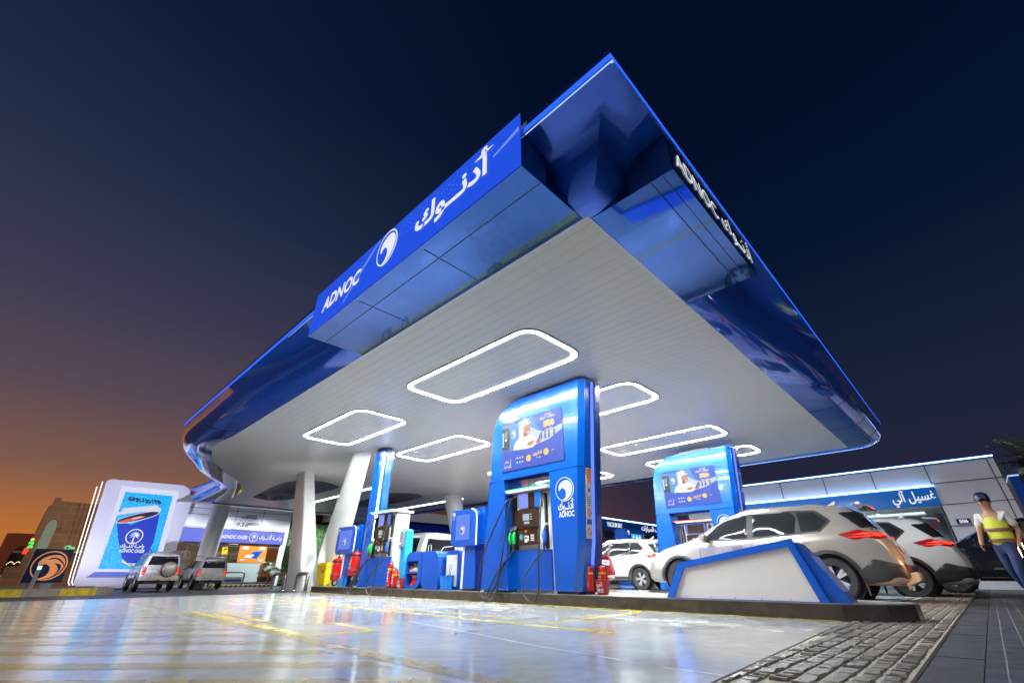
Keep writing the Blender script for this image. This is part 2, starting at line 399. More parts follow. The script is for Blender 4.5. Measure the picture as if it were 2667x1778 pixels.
PAV=mat('dark block paving',(.06,.065,.08),rough=.42,noise=(6,.25)); t,N,L,b=nodes(PAV)
c=N.new('ShaderNodeTexCoord'); br=N.new('ShaderNodeTexBrick'); L.new(c.outputs['Object'],br.inputs['Vector'])
br.inputs['Color1'].default_value=(.045,.046,.050,1); br.inputs['Color2'].default_value=(.034,.035,.039,1); br.inputs['Mortar'].default_value=(.20,.20,.20,1)
br.inputs['Scale'].default_value=1; br.inputs['Brick Width'].default_value=.40; br.inputs['Row Height'].default_value=.10; br.inputs['Mortar Size'].default_value=.004; br.inputs['Mortar Smooth'].default_value=.1
for l in list(b.inputs['Base Color'].links): L.remove(l)
L.new(br.outputs['Color'],b.inputs['Base Color'])
bu=N.new('ShaderNodeBump'); bu.inputs['Strength'].default_value=.6; bu.inputs['Distance'].default_value=.004; bu.invert=True; L.new(br.outputs['Fac'],bu.inputs['Height']); L.new(bu.outputs[0],b.inputs['Normal'])
q=MB(); q.prism(f0,[(-10,-12),(40,-12),(40,.18),(-10,.18)],-.02,-.004); q.build('block_paving',PAV,kind='structure')
SLAB=mat('dark paving slab',(.040,.041,.045),rough=.5,noise=(5,.3))
q=MB()
for i in range(60):
    x0=-6+i*.5; q.box(x0+.003,.185,-.02,x0+.497,.398,-.004+random.uniform(-.001,.001))
q.build('paving_slab_band',SLAB,kind='structure')
q=MB(); q.prism(f0,[(-14,13.24),(1.6,13.39),(4,13.79),(6.66,14.57),(9,14.75),(9,16),(-14,16)],-.029,-.008); q.build('block_road_band',PAV,kind='structure')
# raised kerb island on the left
KC=mat('kerb concrete',(.34,.27,.22),rough=.7,noise=(8,.3)); KY=mat('kerb yellow paint',(.72,.50,.03),rough=.55,noise=(9,.35)); KB=mat('kerb black paint',(.03,.03,.03),rough=.6)
q=MB().use(KC); top=[(-14,19.5)]+[(2.1+.35*math.sin(R(a)),19.85-.35*math.cos(R(a))) for a in range(0,91,15)]+[(2.45,23.6),(-14,23.6)]
q.prism(FZ(0),top,-.2,.092)
xx=2.0; i=0
while xx>-12:
    q.use(KY if i%2==0 else KC); q.box(xx-.8,19.492,-.15,xx,19.62,.098); xx-=.8; i+=1
q.build('kerbed_verge',kind='structure')
# ================================================================ CANOPY
CEIL=mat('white ceiling boards',(.88,.90,.885),rough=.32,noise=(.4,.03)); t,N,L,b=nodes(CEIL)
c=N.new('ShaderNodeTexCoord'); sx=N.new('ShaderNodeSeparateXYZ'); L.new(c.outputs['Object'],sx.inputs[0])
mo=N.new('ShaderNodeMath'); mo.operation='PINGPONG'; mo.inputs[1].default_value=.085; L.new(sx.outputs['X'],mo.inputs[0])
lt=N.new('ShaderNodeMapRange'); lt.inputs['From Min'].default_value=0; lt.inputs['From Max'].default_value=.0045; lt.inputs['To Min'].default_value=.42; lt.inputs['To Max'].default_value=1; L.new(mo.outputs[0],lt.inputs['Value'])
v_=N.new('ShaderNodeVectorMath'); v_.operation='SCALE'; src=b.inputs['Base Color'].links[0].from_socket; L.new(src,v_.inputs[0]); L.new(lt.outputs[0],v_.inputs['Scale']); L.new(v_.outputs[0],b.inputs['Base Color'])
bu=N.new('ShaderNodeBump'); bu.inputs['Strength'].default_value=.5; bu.inputs['Distance'].default_value=.006; L.new(lt.outputs[0],bu.inputs['Height']); L.new(bu.outputs[0],b.inputs['Normal'])
CZ=3.7
pairs=[((2.94,1.76),(2.04,.83)),((2.94,9.0),(2.04,9.2)),((2.93,13.3),(2.04,14.3)),((2.86,14.05),(2.05,15.0)),((2.85,14.66),(2.10,15.5)),((3.02,15.58),(2.27,16.35)),((3.27,16.54),(2.5,17.2)),((3.58,17.31),(2.97,18.4)),((4.23,18.65),(3.5,19.9)),((4.88,19.79),(4.1,21.2)),((5.59,21.35),(4.75,22.2)),((5.99,22.85),(5.05,23.2)),((6.22,24.8),(5.1,25.0)),((6.2,26.3),(5.05,26.6)),((5.98,27.2),(4.95,27.5))]
def lerp2(a,b_,t): return (a[0]+(b_[0]-a[0])*t,a[1]+(b_[1]-a[1])*t)
LN=11
inn=[lerp2(pairs[0][0],(2.93,12.6),i/LN) for i in range(LN)]+[tuple(p) for p in spline([a for a,_ in pairs[2:]],5)]
out=[lerp2(pairs[0][1],(2.04,13.2),i/LN) for i in range(LN)]+[tuple(p) for p in spline([b_ for _,b_ in pairs[2:]],5)]
rin=[lerp2((2.94,1.76),(15.9,1.76),i/13) for i in range(1,14)]+[(15.94,1.77),(15.95,1.79),(15.96,1.82),(15.96,1.86),(15.96,1.92),(15.96,2.0),(15.95,2.2),(15.6,27.2)]
rout=[lerp2((2.04,.83),(16.0,.83),i/13) for i in range(1,14)]+[(16.35,.85),(16.60,.93),(16.78,1.06),(16.90,1.24),(16.96,1.5),(16.98,1.8),(16.98,2.3),(16.7,27.5)]
inner=list(reversed(inn))+rin; outer=list(reversed(out))+rout
canopy=thing('canopy','huge white and blue filling station canopy with a glowing blue edge','canopy',(9,12,0),world=True)
hA=[(6.83,23.89),(6.46,20.02),(6.6,18.44),(7.06,17.78),(7.62,17.81),(8.36,18.33),(8.56,19.05),(8.52,21.1),(8.43,23.17),(7.9,24.32),(7.24,24.24)]
hB=[(10.94,20.29),(10.81,18.41),(11.11,17.91),(11.73,17.67),(12.4,17.99),(12.65,19.01),(12.69,20.36),(12.6,21.42),(12.47,23.41),(11.8,23.8),(11.2,22.33)]
sm=lambda L,n=4:[tuple(p) for p in spline(L+[L[0]],n)][:-1]
hA=sm(hA);hB=sm(hB)
BK=MB().use(CEIL)
v,tt=tri(inner,[hA,hB],1.0); BK.add([(a,b_,CZ) for a,b_ in v],[tuple(reversed(t_)) for t_ in tt]); BK.build('soffit',None,canopy)
sk=MB().use(CHROME)
for h in (hA,hB):
    n=len(h); sk.add([(a,b_,CZ-.004) for a,b_ in h]+[(a,b_,CZ+.32) for a,b_ in h],[(i,(i+1)%n,n+(i+1)%n,n+i) for i in range(n)])
sk.build('opening_rim',None,canopy,smooth=True)
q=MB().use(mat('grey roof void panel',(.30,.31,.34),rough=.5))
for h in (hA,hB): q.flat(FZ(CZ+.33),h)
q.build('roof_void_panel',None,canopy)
prof=[(0,3.70),(.14,3.705),(.27,3.735),(.37,3.80),(.44,3.88),(.50,3.97),(.56,4.06),(.64,4.12),(.74,4.16),(1,4.19)]
prof2=[(0,3.70),(.22,3.70),(.45,3.705),(.62,3.73),(.76,3.785),(.86,3.86),(.93,3.95),(.975,4.04),(.995,4.12),(1,4.19)]
def loft(mb,A,B,prof,closed=False):
    if len(prof)==10: return loftv(mb,A,B)
    m=len(prof); n=len(A); v=[(a[0]+(b_[0]-a[0])*f_,a[1]+(b_[1]-a[1])*f_,z) for a,b_ in zip(A,B) for f_,z in prof]
    mb.add(v,[(i*m+k,i*m+k+1,(i+1)*m+k+1,(i+1)*m+k) for i in range(n-1) for k in range(m-1)]); return mb
def loftv(mb,A,B):
    v=[];n=len(A)
    for a,b_ in zip(A,B):
        k=max((b_[0]-5.2)/6,(b_[1]-6.4)/6,0); k=min(1,k); k=k*k*(3-2*k)
        for (f1,z1),(f2,z2) in zip(prof,prof2):
            f_=f1+(f2-f1)*k; v.append((a[0]+(b_[0]-a[0])*f_,a[1]+(b_[1]-a[1])*f_,z1+(z2-z1)*k))
    mb.add(v,[(i*10+k,i*10+k+1,(i+1)*10+k+1,(i+1)*10+k) for i in range(n-1) for k in range(9)]); return mb
# straight runs need intermediate points for panel joints
loft(MB(),inner,outer,prof).build('fascia',FASC,canopy,smooth=True)
q=MB(); q.prism(FZ(0),outer,4.275,4.34); q.build('roof_deck',DBLUE,canopy)
def off(L,d):
    o=[]
    for i,p in enumerate(L):
        a=Vector(L[max(i-1,0)]);b_=Vector(L[min(i+1,len(L)-1)]); t_=(b_-a).normalized(); nrm=Vector((-t_.y,t_.x))
        o.append((p[0]+nrm.x*d,p[1]+nrm.y*d))
    return o
# corner fix: treat the front corner exactly
LED=MB(); o1=outer
loft(LED,o1,[(a,b_) for a,b_ in o1],[(0,4.192),(0,4.272)])
LED.build('edge_light',STRIPB,canopy)
ci=outer.index(pairs[0][1])
q=MB(); Lw=[(a+.012,b_+.0) for a,b_ in outer[:ci+1]]
q2=[(a+.035,b_) for a,b_ in outer[:ci+1]]
loft(q,Lw,q2,[(0,4.187),(1,4.187)]); q.build('edge_light',STRIPW,canopy)
# seams between fascia panels
JB=mat('dark joint',(.004,.006,.02),rough=.6)
for y in (12.7,):
    MB().use(JB).tube([(2.93+(2.04-2.93)*f_,y+.5*f_,z-.003) for f_,z in prof2],.004,4).build('panel_joint',None,canopy)
for x in (11.6,13.6,15.2):
    MB().use(JB).tube([(x,1.76+(.83-1.76)*f_,z-.003) for f_,z in prof2],.004,4).build('panel_joint',None,canopy)
# left LED sign box
bx=thing('led_sign_box','long bright blue LED sign with white lettering and a falcon emblem, left canopy edge','sign',(2.5,4.1,3.7),world=True)
MB().use(BOXB).box(1.995,1.82,3.692,2.92,6.38,3.70).box(1.995,1.82,3.70,2.35,6.38,4.45).build('sign_housing',None,bx)
q=MB().use(SIGNB); F=FX(1.99,0,0)
q.flat(F,[(-6.38,3.70),(-1.82,3.70),(-1.82,4.45),(-6.38,4.45)]); LF=q
q=MB().use(SIGNT)
q.text(F,'ADNOC',-6.02,3.965,.23,.006,bold=.03,w=1.16,shear=.12); q.build('lettering',None,bx); q=MB().use(SIGNT)
q.text(F,ADN,-3.55,3.99,.30,.006,bold=.03,w=1.36); q.build('lettering',None,bx); q=MB()
emblem(q,F,-4.20,4.16,.245,SIGNT,None,.004,.002,ry=.28); q.build('emblem',None,bx); q=LF
q.use(em('faint led streak',(.18,.30,1.0),.9))
q.flat(F,[(-5.3,3.8),(-5.25,3.8),(-4.5,4.36),(-4.56,4.36)],.004).flat(F,[(-5.0,4.1),(-4.97,4.1),(-4.4,4.42),(-4.46,4.42)],.004).flat(F,[(-2.2,4.12),(-1.84,4.2),(-1.84,4.26),(-2.2,4.15)],.004)
rr=random.Random(3)
for i in range(26):
    for j in range(7):
        a=-5.0+i*.105+j*.03; b_=4.10+j*.047+.10*math.sin(i*.22)
        if b_<4.43 and rr.random()<.85 and not (-4.47<a<-3.93 and b_<4.42):
            s_=.004+.004*rr.random(); q.flat(F,[(a-s_,b_-s_),(a+s_,b_-s_),(a+s_,b_+s_),(a-s_,b_+s_)],.004)
q.build('led_face',None,bx)
q=MB().use(mat('dark joint',(0,0,0))); q.box(2.03,1.83,3.688,2.9,6.37,3.6905) if 0 else None
for y in (3.4,4.9): q.box(2.05,y-.004,3.688,2.9,y+.004,3.6915)
q.box(2.26,1.83,3.688,2.268,6.37,3.6915); q.build('housing_joint',None,bx)
rb=thing('sign_box','dark blue sign box on the right canopy edge with thin white lettering','sign',(4.1,1.3,3.7),world=True)
MB().use(BOXB).box(2.99,.85,3.692,5.23,1.74,3.70).use(DBLUE).box(2.99,.85,3.70,5.23,1.3,4.15).build('sign_housing',None,rb)
F=FY(.845); q=MB().use(DBLUE); q.flat(F,[(2.99,3.7),(5.23,3.7),(5.23,4.15),(2.99,4.15)]).build('sign_face',None,rb)
q=MB().use(WT); q.text(F,'ADNOC',3.12,3.85,.22,.006,bold=.0,w=1.02); q.build('lettering',None,rb); q=MB().use(WT); q.text(F,ADN,4.26,3.86,.24,.006,bold=.0,w=.96); q.build('lettering',None,rb)
q=MB().use(mat('dark joint',(0,0,0)))
q.box(3.0,1.07,3.688,5.22,1.078,3.6915).box(3.0,.95,3.688,5.22,.956,3.6915); q.build('housing_joint',None,rb)
# ring ceiling lights
ring_desc=[('nearest rectangular ring light on the ceiling, above the left lane','near','left'),]
def ring_light(x0,y0,x1,y1,label):
    o=thing('ceiling_light',label,'ceiling light',((x0+x1)/2,(y0+y1)/2,CZ),group='glowing ring lights under the canopy',world=True)
    f=fr((0,0,CZ),(1,0,0),(0,-1,0))
    O=rrect(x0,-y1,x1,-y0,.32,8); I=rrect(x0+.11,-y1+.11,x1-.11,-y0-.11,.22,8)
    MB().ring(f,O,I,.002,.012).build('diffuser',DIFF,o)
    OC=rrect(x0+.036,-y1+.036,x1-.036,-y0-.036,.29,8); IC=rrect(x0+.074,-y1+.074,x1-.074,-y0-.074,.26,8)
    MB().ring(f,OC,IC,.0125,.0145).build('led_core',LIGHTW,o)
    O2=rrect(x0-.02,-y1-.02,x1+.02,-y0+.02,.34,8)
    MB().ring(f,O2,O,.001,.02).build('trim',GREY,o)
    return o
rx=[(4.15,5.56),(7.0,8.36),(10.85,12.1),(13.5,14.7)]; ry=[(3.68,7.12),(8.82,12.02)]
lab={(0,0):'largest rectangular ring light, nearest the camera, left of the big blue pump',(1,0):'ring light directly right of the top of the big blue pump',(2,0):'ring light above the second pump, just left of its top',(3,0):'ring light behind and right of the top of the second pump',
(0,1):'left-hand ring light beyond the largest one, above the slanted white column',(1,1):'ring light between the slim blue pillar and the big blue pump',(2,1):'ring light mostly hidden behind the big blue pump, showing just right of it',(3,1):'small far ring light left of the second pump top'}
for i,(a,b_) in enumerate(rx):
    for j,(c_,d_) in enumerate(ry): ring_light(a,c_,b_,d_,lab[(i,j)])
for k,(x,y0,y1,l) in enumerate([(9.58,17.4,24.0,'long straight ceiling light line passing behind the slanted white column'),(14.15,17.2,24.2,'long straight ceiling light line right of the slim blue pillar')]):
    o=thing('line_light',l,'ceiling light',(x,20,CZ),group='straight light lines at the far end of the canopy',world=True)
    MB().box(x-.055,y0,CZ-.012,x+.055,y1,CZ-.002).build('diffuser',LINEW,o)
# ---------------------------------------------------------------- columns
def loft_col(name,label,base,top,shape0,shape1,z0,z1,extra=None,group=None):
    o=thing(name,label,'column',(base[0],base[1],0),group=group,world=True)
    n=len(shape0); v=[];K=10
    for k in range(K+1):
        f=k/K
        for (a,b_),(c_,d_) in zip(shape0,shape1):
            v.append((base[0]*(1-f)+top[0]*f+a*(1-f)+c_*f,base[1]*(1-f)+top[1]*f+b_*(1-f)+d_*f,z0+(z1-z0)*f))
    mb=MB().add(v,[(k*n+i,k*n+(i+1)%n,(k+1)*n+(i+1)%n,(k+1)*n+i) for k in range(K) for i in range(n)]); mb.build('shaft',COLW,o,smooth=True)
    return o
V='angled columns carrying the canopy'
loft_col('support_column','upright boxy white column left of the slanted one',(6.62,15.75),(6.33,16.75),rrect(-.28,-.6,.28,.6,.08),rrect(-.18,-.36,.18,.36,.05),-.02,3.7,group=V)
loft_col('support_column','thick slanted white column with an uplit base beside the yellow bin',(7.1,15.45),(6.3,12.55),circ(0,0,.34,28,.78),circ(0,0,.24,28,.32),-.02,3.7,group=V)
loft_col('support_column','slanted white column rising behind the right-hand blue screen kiosk',(13.9,16.4),(13.42,17.0),circ(0,0,.25,24,.3),circ(0,0,.42,24,.42),-.05,3.7,group=V)
loft_col('support_column','round grey white column in front of the shop',(7.88,33.4),(7.92,33.4),circ(0,0,.47,24),circ(0,0,.50,24),-.25,4.33,group=V)
# ================================================================ SHOP (y=36)
K=36/33
def sx(x): return x*K
def sz(z): return .42+(z-.42)*K
shop=thing('shop_building','low grey clad shop with lit glass front and purple blue sign bands','shop',(9,38,-.2),world=True)
F=FY(36)
q=MB().use(ALU); wall=[(3.0,-.2),(13.3,-.2),(13.3,5.2),(3.0,5.2)]
op1=[(5.5,-.1),(8.03,-.1),(8.03,sz(2.17)),(5.5,sz(2.17))]; op2=[(8.75,-.1),(12.9,-.1),(12.9,sz(2.2)),(8.75,sz(2.2))]
v,t_=tri(wall,[op1,op2]); q.add([P(F,a,b_) for a,b_ in v],t_)
q.box(3,36.3,4.9,30,48,5.2); q.box(3,36,-.2,3.2,48,5.2)
q.build('wall',None,shop)
JNT=MAT['dark joint']
q=MB().use(JNT)
for z in (3.70,4.04,2.98): q.box(sx(5),35.99,sz(z)-.012,sx(11.98),36,sz(z)+.012)
for x in (8.8,10.38,7.35): q.box(sx(x)-.012,35.99,sz(2.95),sx(x)+.012,36,5)
q.build('wall_joint',None,shop)
# interior
q=MB().use(mat('warm interior wall',(.55,.42,.30),rough=.6)).box(3.3,40.5,-.2,13,40.7,3.0).use(mat('shop floor tile',(.5,.48,.44),rough=.3)).box(3.3,36.1,-.2,13.2,40.5,-.1)
q.use(WHITE).box(3.3,36.1,2.55,13.2,40.5,2.7); q.build('interior',None,shop)
for x in (6,7.2,9.5,11,12.3):
    for y in (37,38.6): MB().use(em('warm shop light',(1.0,.80,.50),9)).box(x-.35,y-.06,2.50,x+.35,y+.06,2.53).build('interior_light',None,shop)
pal=[(.7,.12,.05),(.1,.35,.08),(.75,.5,.1),(.55,.55,.6),(.1,.15,.5),(.5,.1,.4),(.8,.7,.5)]
pm=[mat('goods colour %s'%n,c_,rough=.4) for n,c_ in zip(('red','green','amber','grey','blue','purple','cream'),pal)]
sh=thing('shop_shelving','stocked shop shelves and counter seen through the lit glass','shelf',(8,38.5,-.1),world=True)
q=MB().use(WHITE)
for x0,x1,y in ((5.4,8.0,37.8),(8.8,10.4,38.3),(10.9,12.9,39)):
    q.use(WHITE)
    for z in (.3,.7,1.1,1.5): q.box(x0,y,z,x1,y+.5,z+.03)
    q.box(x0,y+.5,-.1,x1,y+.55,1.9)
    for z in (.33,.73,1.13,1.53):
        x=x0
        while x<x1-.1:
            w=random.uniform(.06,.16); q.use(random.choice(pm)); q.box(x,y+.02,z,x+w*.9,y+.3,z+random.uniform(.15,.3)); x+=w
q.build('goods',None,sh); 
q=MB().use(GREY)
for x in (5.5,6.4,7.3,8.03,8.75,9.6,12.9): q.box(x-.02,35.95,-.1,x+.02,36.02,sz(2.17))
for z in (.0,2.15): q.box(5.5,35.95,z,8.03,36.0,z+.03); q.box(8.75,35.95,z,12.9,36.0,z+.03)
q.build('window_frame',None,shop)
CLR=mat('clear shop glass',(.8,.9,.9),rough=.02,trans=1,noise=(1,0),alpha=.35)
q=MB(); q.box(5.5,35.975,-.1,8.03,35.985,2.3); q.box(8.75,35.975,-.1,12.9,35.985,2.3); q.build('window_glass',CLR,shop)
q=MB().use(mat('pale frosted film',(.42,.52,.50),rough=.35)); q.box(9.45,35.95,0,11.9,35.965,sz(1.1)); q.build('frosted_film',None,shop)
# white band between canopy and shop
q=MB().use(WHITE); q.add([(5.5,27.2,3.70),(17,27.2,3.70),(17,36.3,4.62),(5.5,36.3,4.62)],[(0,3,2,1)]); q.use(BLACK).box(5.98,27.2,3.66,16,27.24,3.70); q.build('link_soffit',None,shop)
q=MB().use(BLACK); q.box(14.0,36,-.2,30,36.2,5.2) if 0 else None
def signband(label,x0,x1,z0,z1,txt):
    o=thing('shop_sign',label,'sign',((x0+x1)/2,35.9,z0),world=True)
    MB().use(DBLUE).box(x0-.03,35.78,z0-.03,x1+.03,35.995,z1+.03).build('housing',None,o)
    MB().use(em('periwinkle sign light',(.15,.19,.80),1.0)).box(x0,35.765,z0,x1,35.778,z1).build('light_panel',None,o)
    if txt:
        f=FY(35.76); q=MB().use(SIGNT); q.text(f,'ADNOC OASIS',sx(8.23),sz(2.44),.20,0,bold=.05,w=1.6,shear=.1); q.text(f,OAS,sx(10.4),sz(2.47),.24,0,bold=.04,w=1.5)
        palmlogo(q,f,sx(10.04),sz(2.55),.28,SIGNT); q.build('lettering',None,o)
    return o
signband('purple blue lit sign band with white lettering and a palm emblem on the shop',sx(8.2),sx(11.9),sz(2.21),sz(2.91),True)
signband('blank purple blue lit sign band left of the round column on the shop',sx(5.76),sx(7.3),sz(2.18),sz(2.89),False)
q=MB().use(DBLUE); f=FY(35.985)
q.text(f,ar('المويجعي'),sx(9.35),sz(3.8),.14,0,bold=.02,w=.66); q.text(f,'AL MOWAIJI',sx(9.14),sz(3.63),.12,0,bold=.02,w=.95)
tag(q.build('place_name'),'small dark blue AL MOWAIJI place name high on the shop wall','lettering'); q=MB().use(DBLUE)
q.text(f,'938',sx(8.9),sz(3.14),.26,0,w=.82,shear=.1); q.text(f,'800300',sx(9.64),sz(3.26),.17,0,bold=.02,w=.72,shear=.1)
tag(q.build('wall_lettering'),'dark blue 938 and 800300 numerals on the shop wall','lettering')
# orange poster, yellow notice
po=thing('poster','orange poster with a blue and white car picture in the shop window','poster',(11,35.8,1),world=True)
f=FY(35.93); A=lambda x,z:(sx(x),sz(z))
MB().use(ORNG).flat(f,[A(9.5,1.13),A(11.13,1.13),A(11.05,2.17),A(9.45,2.14)]).build('print',None,po)
q=MB().use(BLUE).flat(f,[A(9.9,1.42),A(10.6,1.36),A(10.85,1.8),A(10.35,1.76)],.004).use(WHITE).flat(f,[A(9.85,1.42),A(10.25,1.40),A(10.4,1.6),A(9.95,1.56)],.006)
for z in (2.0,1.94,1.88): q.flat(f,[A(9.6,z),A(9.98,z),A(9.98,z+.03),A(9.6,z+.03)],.004).flat(f,[A(10.6,z),A(10.95,z),A(10.95,z+.03),A(10.6,z+.03)],.004)
for z in (1.3,1.24): q.flat(f,[A(9.65,z),A(9.9,z),A(9.9,z+.03),A(9.65,z+.03)],.004).flat(f,[A(10.7,z),A(11,z),A(11,z+.03),A(10.7,z+.03)],.004)
q.build('print_detail',None,po)
q=MB().use(YEL).flat(f,[A(8.55,1.56),A(8.87,1.57),A(8.79,1.95),A(8.5,1.94)],.002).use(BLACK).flat(f,[A(8.62,1.76),A(8.78,1.82),A(8.75,1.9),A(8.6,1.84)],.005)
tag(q.build('window_notice'),'yellow notice with a black symbol in the shop window','notice')
# green wall
gw=thing('green_wall','tall wall of dense green foliage beside the shop','plant wall',(14.8,36.6,-.2),world=True)
LEAF=mat('leaf green',(.05,.14,.03),rough=.5,noise=(3,.5)); LEAF2=mat('pale leaf green',(.11,.20,.05),rough=.5,noise=(3,.4))
MB().use(mat('foliage backing',(.012,.03,.01),rough=.9)).box(13.25,36.6,-.2,19,37,sz(3.67)).build('backing',None,gw)
q=MB()
for i in range(9000):
    x=random.uniform(13.2,18.5);z=random.uniform(-.1,sz(3.66)); y=36.6-random.uniform(0,.22)
    if random.random()<.35: z=min(z,random.uniform(0,4))
    s=random.uniform(.04,.11); a=random.uniform(0,6.28); d=Vector((math.cos(a),-random.uniform(.1,.7),math.sin(a)*1)).normalized()*s
    w=d.cross(Vector((random.uniform(-.4,.4),1,random.uniform(-.4,.4)))).normalized()*s*.35
    p=Vector((x,y,z)); q.use(LEAF2 if random.random()<.36 else LEAF); q.add([p,p+d*.5+w,p+d,p+d*.5-w],[(0,1,2,3)])
q.build('foliage',None,gw)
e=thing('round_emblem_sign','round white and blue falcon emblem on the green wall, partly hidden by the white column','sign',(14.6,36,1.2),world=True)
q=MB(); f=FY(35.8,sx(13.35),sz(1.98)); q.use(WHITE); q.prism(f,circ(0,0,.84,40),-.1,0); q.build('disc',None,e)
q=MB(); emblem(q,f,0,0,.84,SIGNT,em('emblem violet',(.12,.13,.55),.6),.004); q.build('emblem',None,e)
for k,(x,y) in enumerate(((6.6,34.6),(9.4,33.8),(12,33.8),(15,34.2))):
    l=bpy.data.lights.new('shop_fill_spot','SPOT'); l.energy=(120,420,420,1500)[k]; l.color=(.93,.96,1); l.spot_size=R(150); l.spot_blend=.6; l.shadow_soft_size=.25  # unseen spots added to brighten the shop front and green wall
    lo=bpy.data.objects.new('shop_fill_spot',l); COL.objects.link(lo); lo.location=(x,y,4.0); lo.rotation_euler=(R(18),0,0)
# planter palm by the shop (thin fronds)
def palm(name,label,loc,H,R0,nf,lf,group=None,m1=None,droop=1.0,w=.05):
    o=thing(name,label,'palm tree' if H>2 else 'plant',loc,group=group)
    MB().tube([(0,0,0),(.02,0,H*.5),(0,0,H)],[R0*1.2,R0,R0*.9],10).build('trunk',mat('palm bark',(.14,.10,.07),rough=.9,noise=(12,.4)),o)
    q=MB()
    for k in range(nf):
        a=k*2.399+random.uniform(-.2,.2); el=random.uniform(.1,1.25); L_=lf*random.uniform(.8,1.1)
        pts=[]; p=Vector((0,0,H)); d=Vector((math.cos(a)*math.cos(el),math.sin(a)*math.cos(el),math.sin(el)))
        for s in range(9): pts.append(p.copy()); p+=d*L_/9; d=(d+Vector((0,0,-.16*droop))).normalized()
        for s in range(8):
            A_,B_=pts[s],pts[s+1]; dd=(B_-A_).normalized(); sd=dd.cross(Vector((0,0,1))).normalized()
            q.add([A_-sd*.008,A_+sd*.008,B_+sd*.006,B_-sd*.006],[(0,1,2,3)])
            for u_ in range(5):
                c_=A_.lerp(B_,u_/5)
                for sg in (-1,1):
                    l=lf*.24*math.sin(math.pi*min(1,(s+u_/5+.7)/9)); tip=c_+sd*sg*l+dd*l*.7+Vector((0,0,random.uniform(-.12,.05)*lf*.5)); wv=dd*w*.5
                    q.add([c_-wv,c_+wv,tip],[(0,1,2)])
    q.build('fronds',m1 or LEAF,o); return o
SILV=mat('silvery palm leaf',(.34,.44,.34),rough=.5,noise=(4,.3))
palm('potted_palm','small pale feathery palm in front of the shop glass',(12.1,34.6,-.2),1.0,.05,26,1.0,m1=SILV,droop=1.6,w=.04)
# yellow black kerb of shop
q=MB(); 
for i in range(34): q.use(KY if i%2 else KB); q.add([(7.5+i*.14,34,-.22),(7.64+i*.14,34,-.22),(7.70+i*.14,34,-.1),(7.56+i*.14,34,-.1),(7.5+i*.14,34.2,-.22),(7.64+i*.14,34.2,-.22),(7.70+i*.14,34.2,-.1),(7.56+i*.14,34.2,-.1)],[(0,1,2,3),(3,2,6,7),(4,7,6,5)])
q.build('striped_kerb',kind='structure')
def hoop(label,x,y0,y1,z,h,r=.045,axis='y',name='hoop_barrier',board=False):
    o=thing(name,label,'barrier',(x,(y0+y1)/2,z),group='steel hoop barriers',world=True); n=6; rr_=.12
    P_=[(y0,z)]+[(y0+rr_-rr_*math.cos(R(a)),z+h-rr_+rr_*math.sin(R(a))) for a in range(0,91,18)]+[(y1-rr_+rr_*math.sin(R(a)),z+h-rr_+rr_*math.cos(R(a))) for a in range(0,91,18)]+[(y1,z)]
    pts=[(x,a,b_) if axis=='y' else (a,x,b_) for a,b_ in P_]
    if axis!='y': o.location=((y0+y1)/2,x,z)
    MB().tube(pts,r,12).build('hoop',STEEL,o,smooth=True)
    for a in (y0,y1): 
        c_=(x,a,z) if axis=='y' else (a,x,z); MB().lathe([(0,.012),(r*1.9,.012),(r*2,0)],c_,n=16).build('base_plate',STEEL,o,smooth=True)
    if board:
        MB().use(WHITE).box(y0+.1,x-.01,z+.25,y1-.08,x+.01,z+.55).use(BLUE).box(y0+.1,x-.02,z+.3,y1-.08,x-.011,z+.42).build('board',None,o)
    return o
hoop('steel hoop barrier left of the upright white column',6.25,16.3,17.3,0,.47,.05)
hoop('steel hoop barrier at the foot of the slanted white column',6.3,14.75,15.5,0,.47,.05)
hoop('steel hoop barrier with a white and blue board beside the silver car',33.2,9.0,10.2,-.2,.8,.05,axis='x',board=True)
hoop('thin steel hoop barrier in front of the planted wall',33,13.0,15.0,-.2,.7,.04,axis='x')
# ================================================================ LEFT: billboard, emblem sign, bollard, old gate
bb=thing('billboard','large leaning white framed advertising screen showing a blue coffee cup','billboard',(2.4,21.2,.09),world=True)
Y0=21.0; F=FY(Y0)
bod=[(1.62,.10),(3.95,.10),(3.95,3.1),(3.70,3.38),(3.5,3.47),(1.36,3.41),(1.27,3.33),(1.53,.2)]
q=MB().use(mat('lilac white frame panel',(.78,.77,.86),rough=.3,noise=(1,.03))); q.prism(F,bod,-.55,0); q.build('frame',None,bb,bevel=.02)
q=MB().use(em('ad white surround',(.72,.74,1.0),.95)); q.flat(F,[(1.93,.54),(3.62,.54),(3.43,3.23),(1.72,3.22)],.004)
q.use(em('pale blue screen base',(.16,.22,.85),.7)).flat(F,[(1.75,.37),(3.66,.37),(3.64,.535),(1.93,.535)],.004)
FOL=mat('cyan foliage image',(.0,.02,.04),emit=(0,.5,.9),es=1.0); t,N,L,b=nodes(FOL)
c=N.new('ShaderNodeTexCoord'); vo=N.new('ShaderNodeTexVoronoi'); vo.inputs['Scale'].default_value=24; L.new(c.outputs['Object'],vo.inputs['Vector']); rp=N.new('ShaderNodeValToRGB')
for i,(p,cc) in enumerate(((0,(.0,.75,1)),(.5,(.0,.28,.80)))): rp.color_ramp.elements[i].position=p; rp.color_ramp.elements[i].color=(*cc,1)
L.new(vo.outputs['Distance'],rp.inputs[0]); L.new(rp.outputs[0],b.inputs['Emission Color']); b.inputs['Emission Strength'].default_value=1.25
q.use(FOL).flat(F,[(1.98,.62),(3.45,.62),(3.29,3.05),(1.88,3.04)],.008)
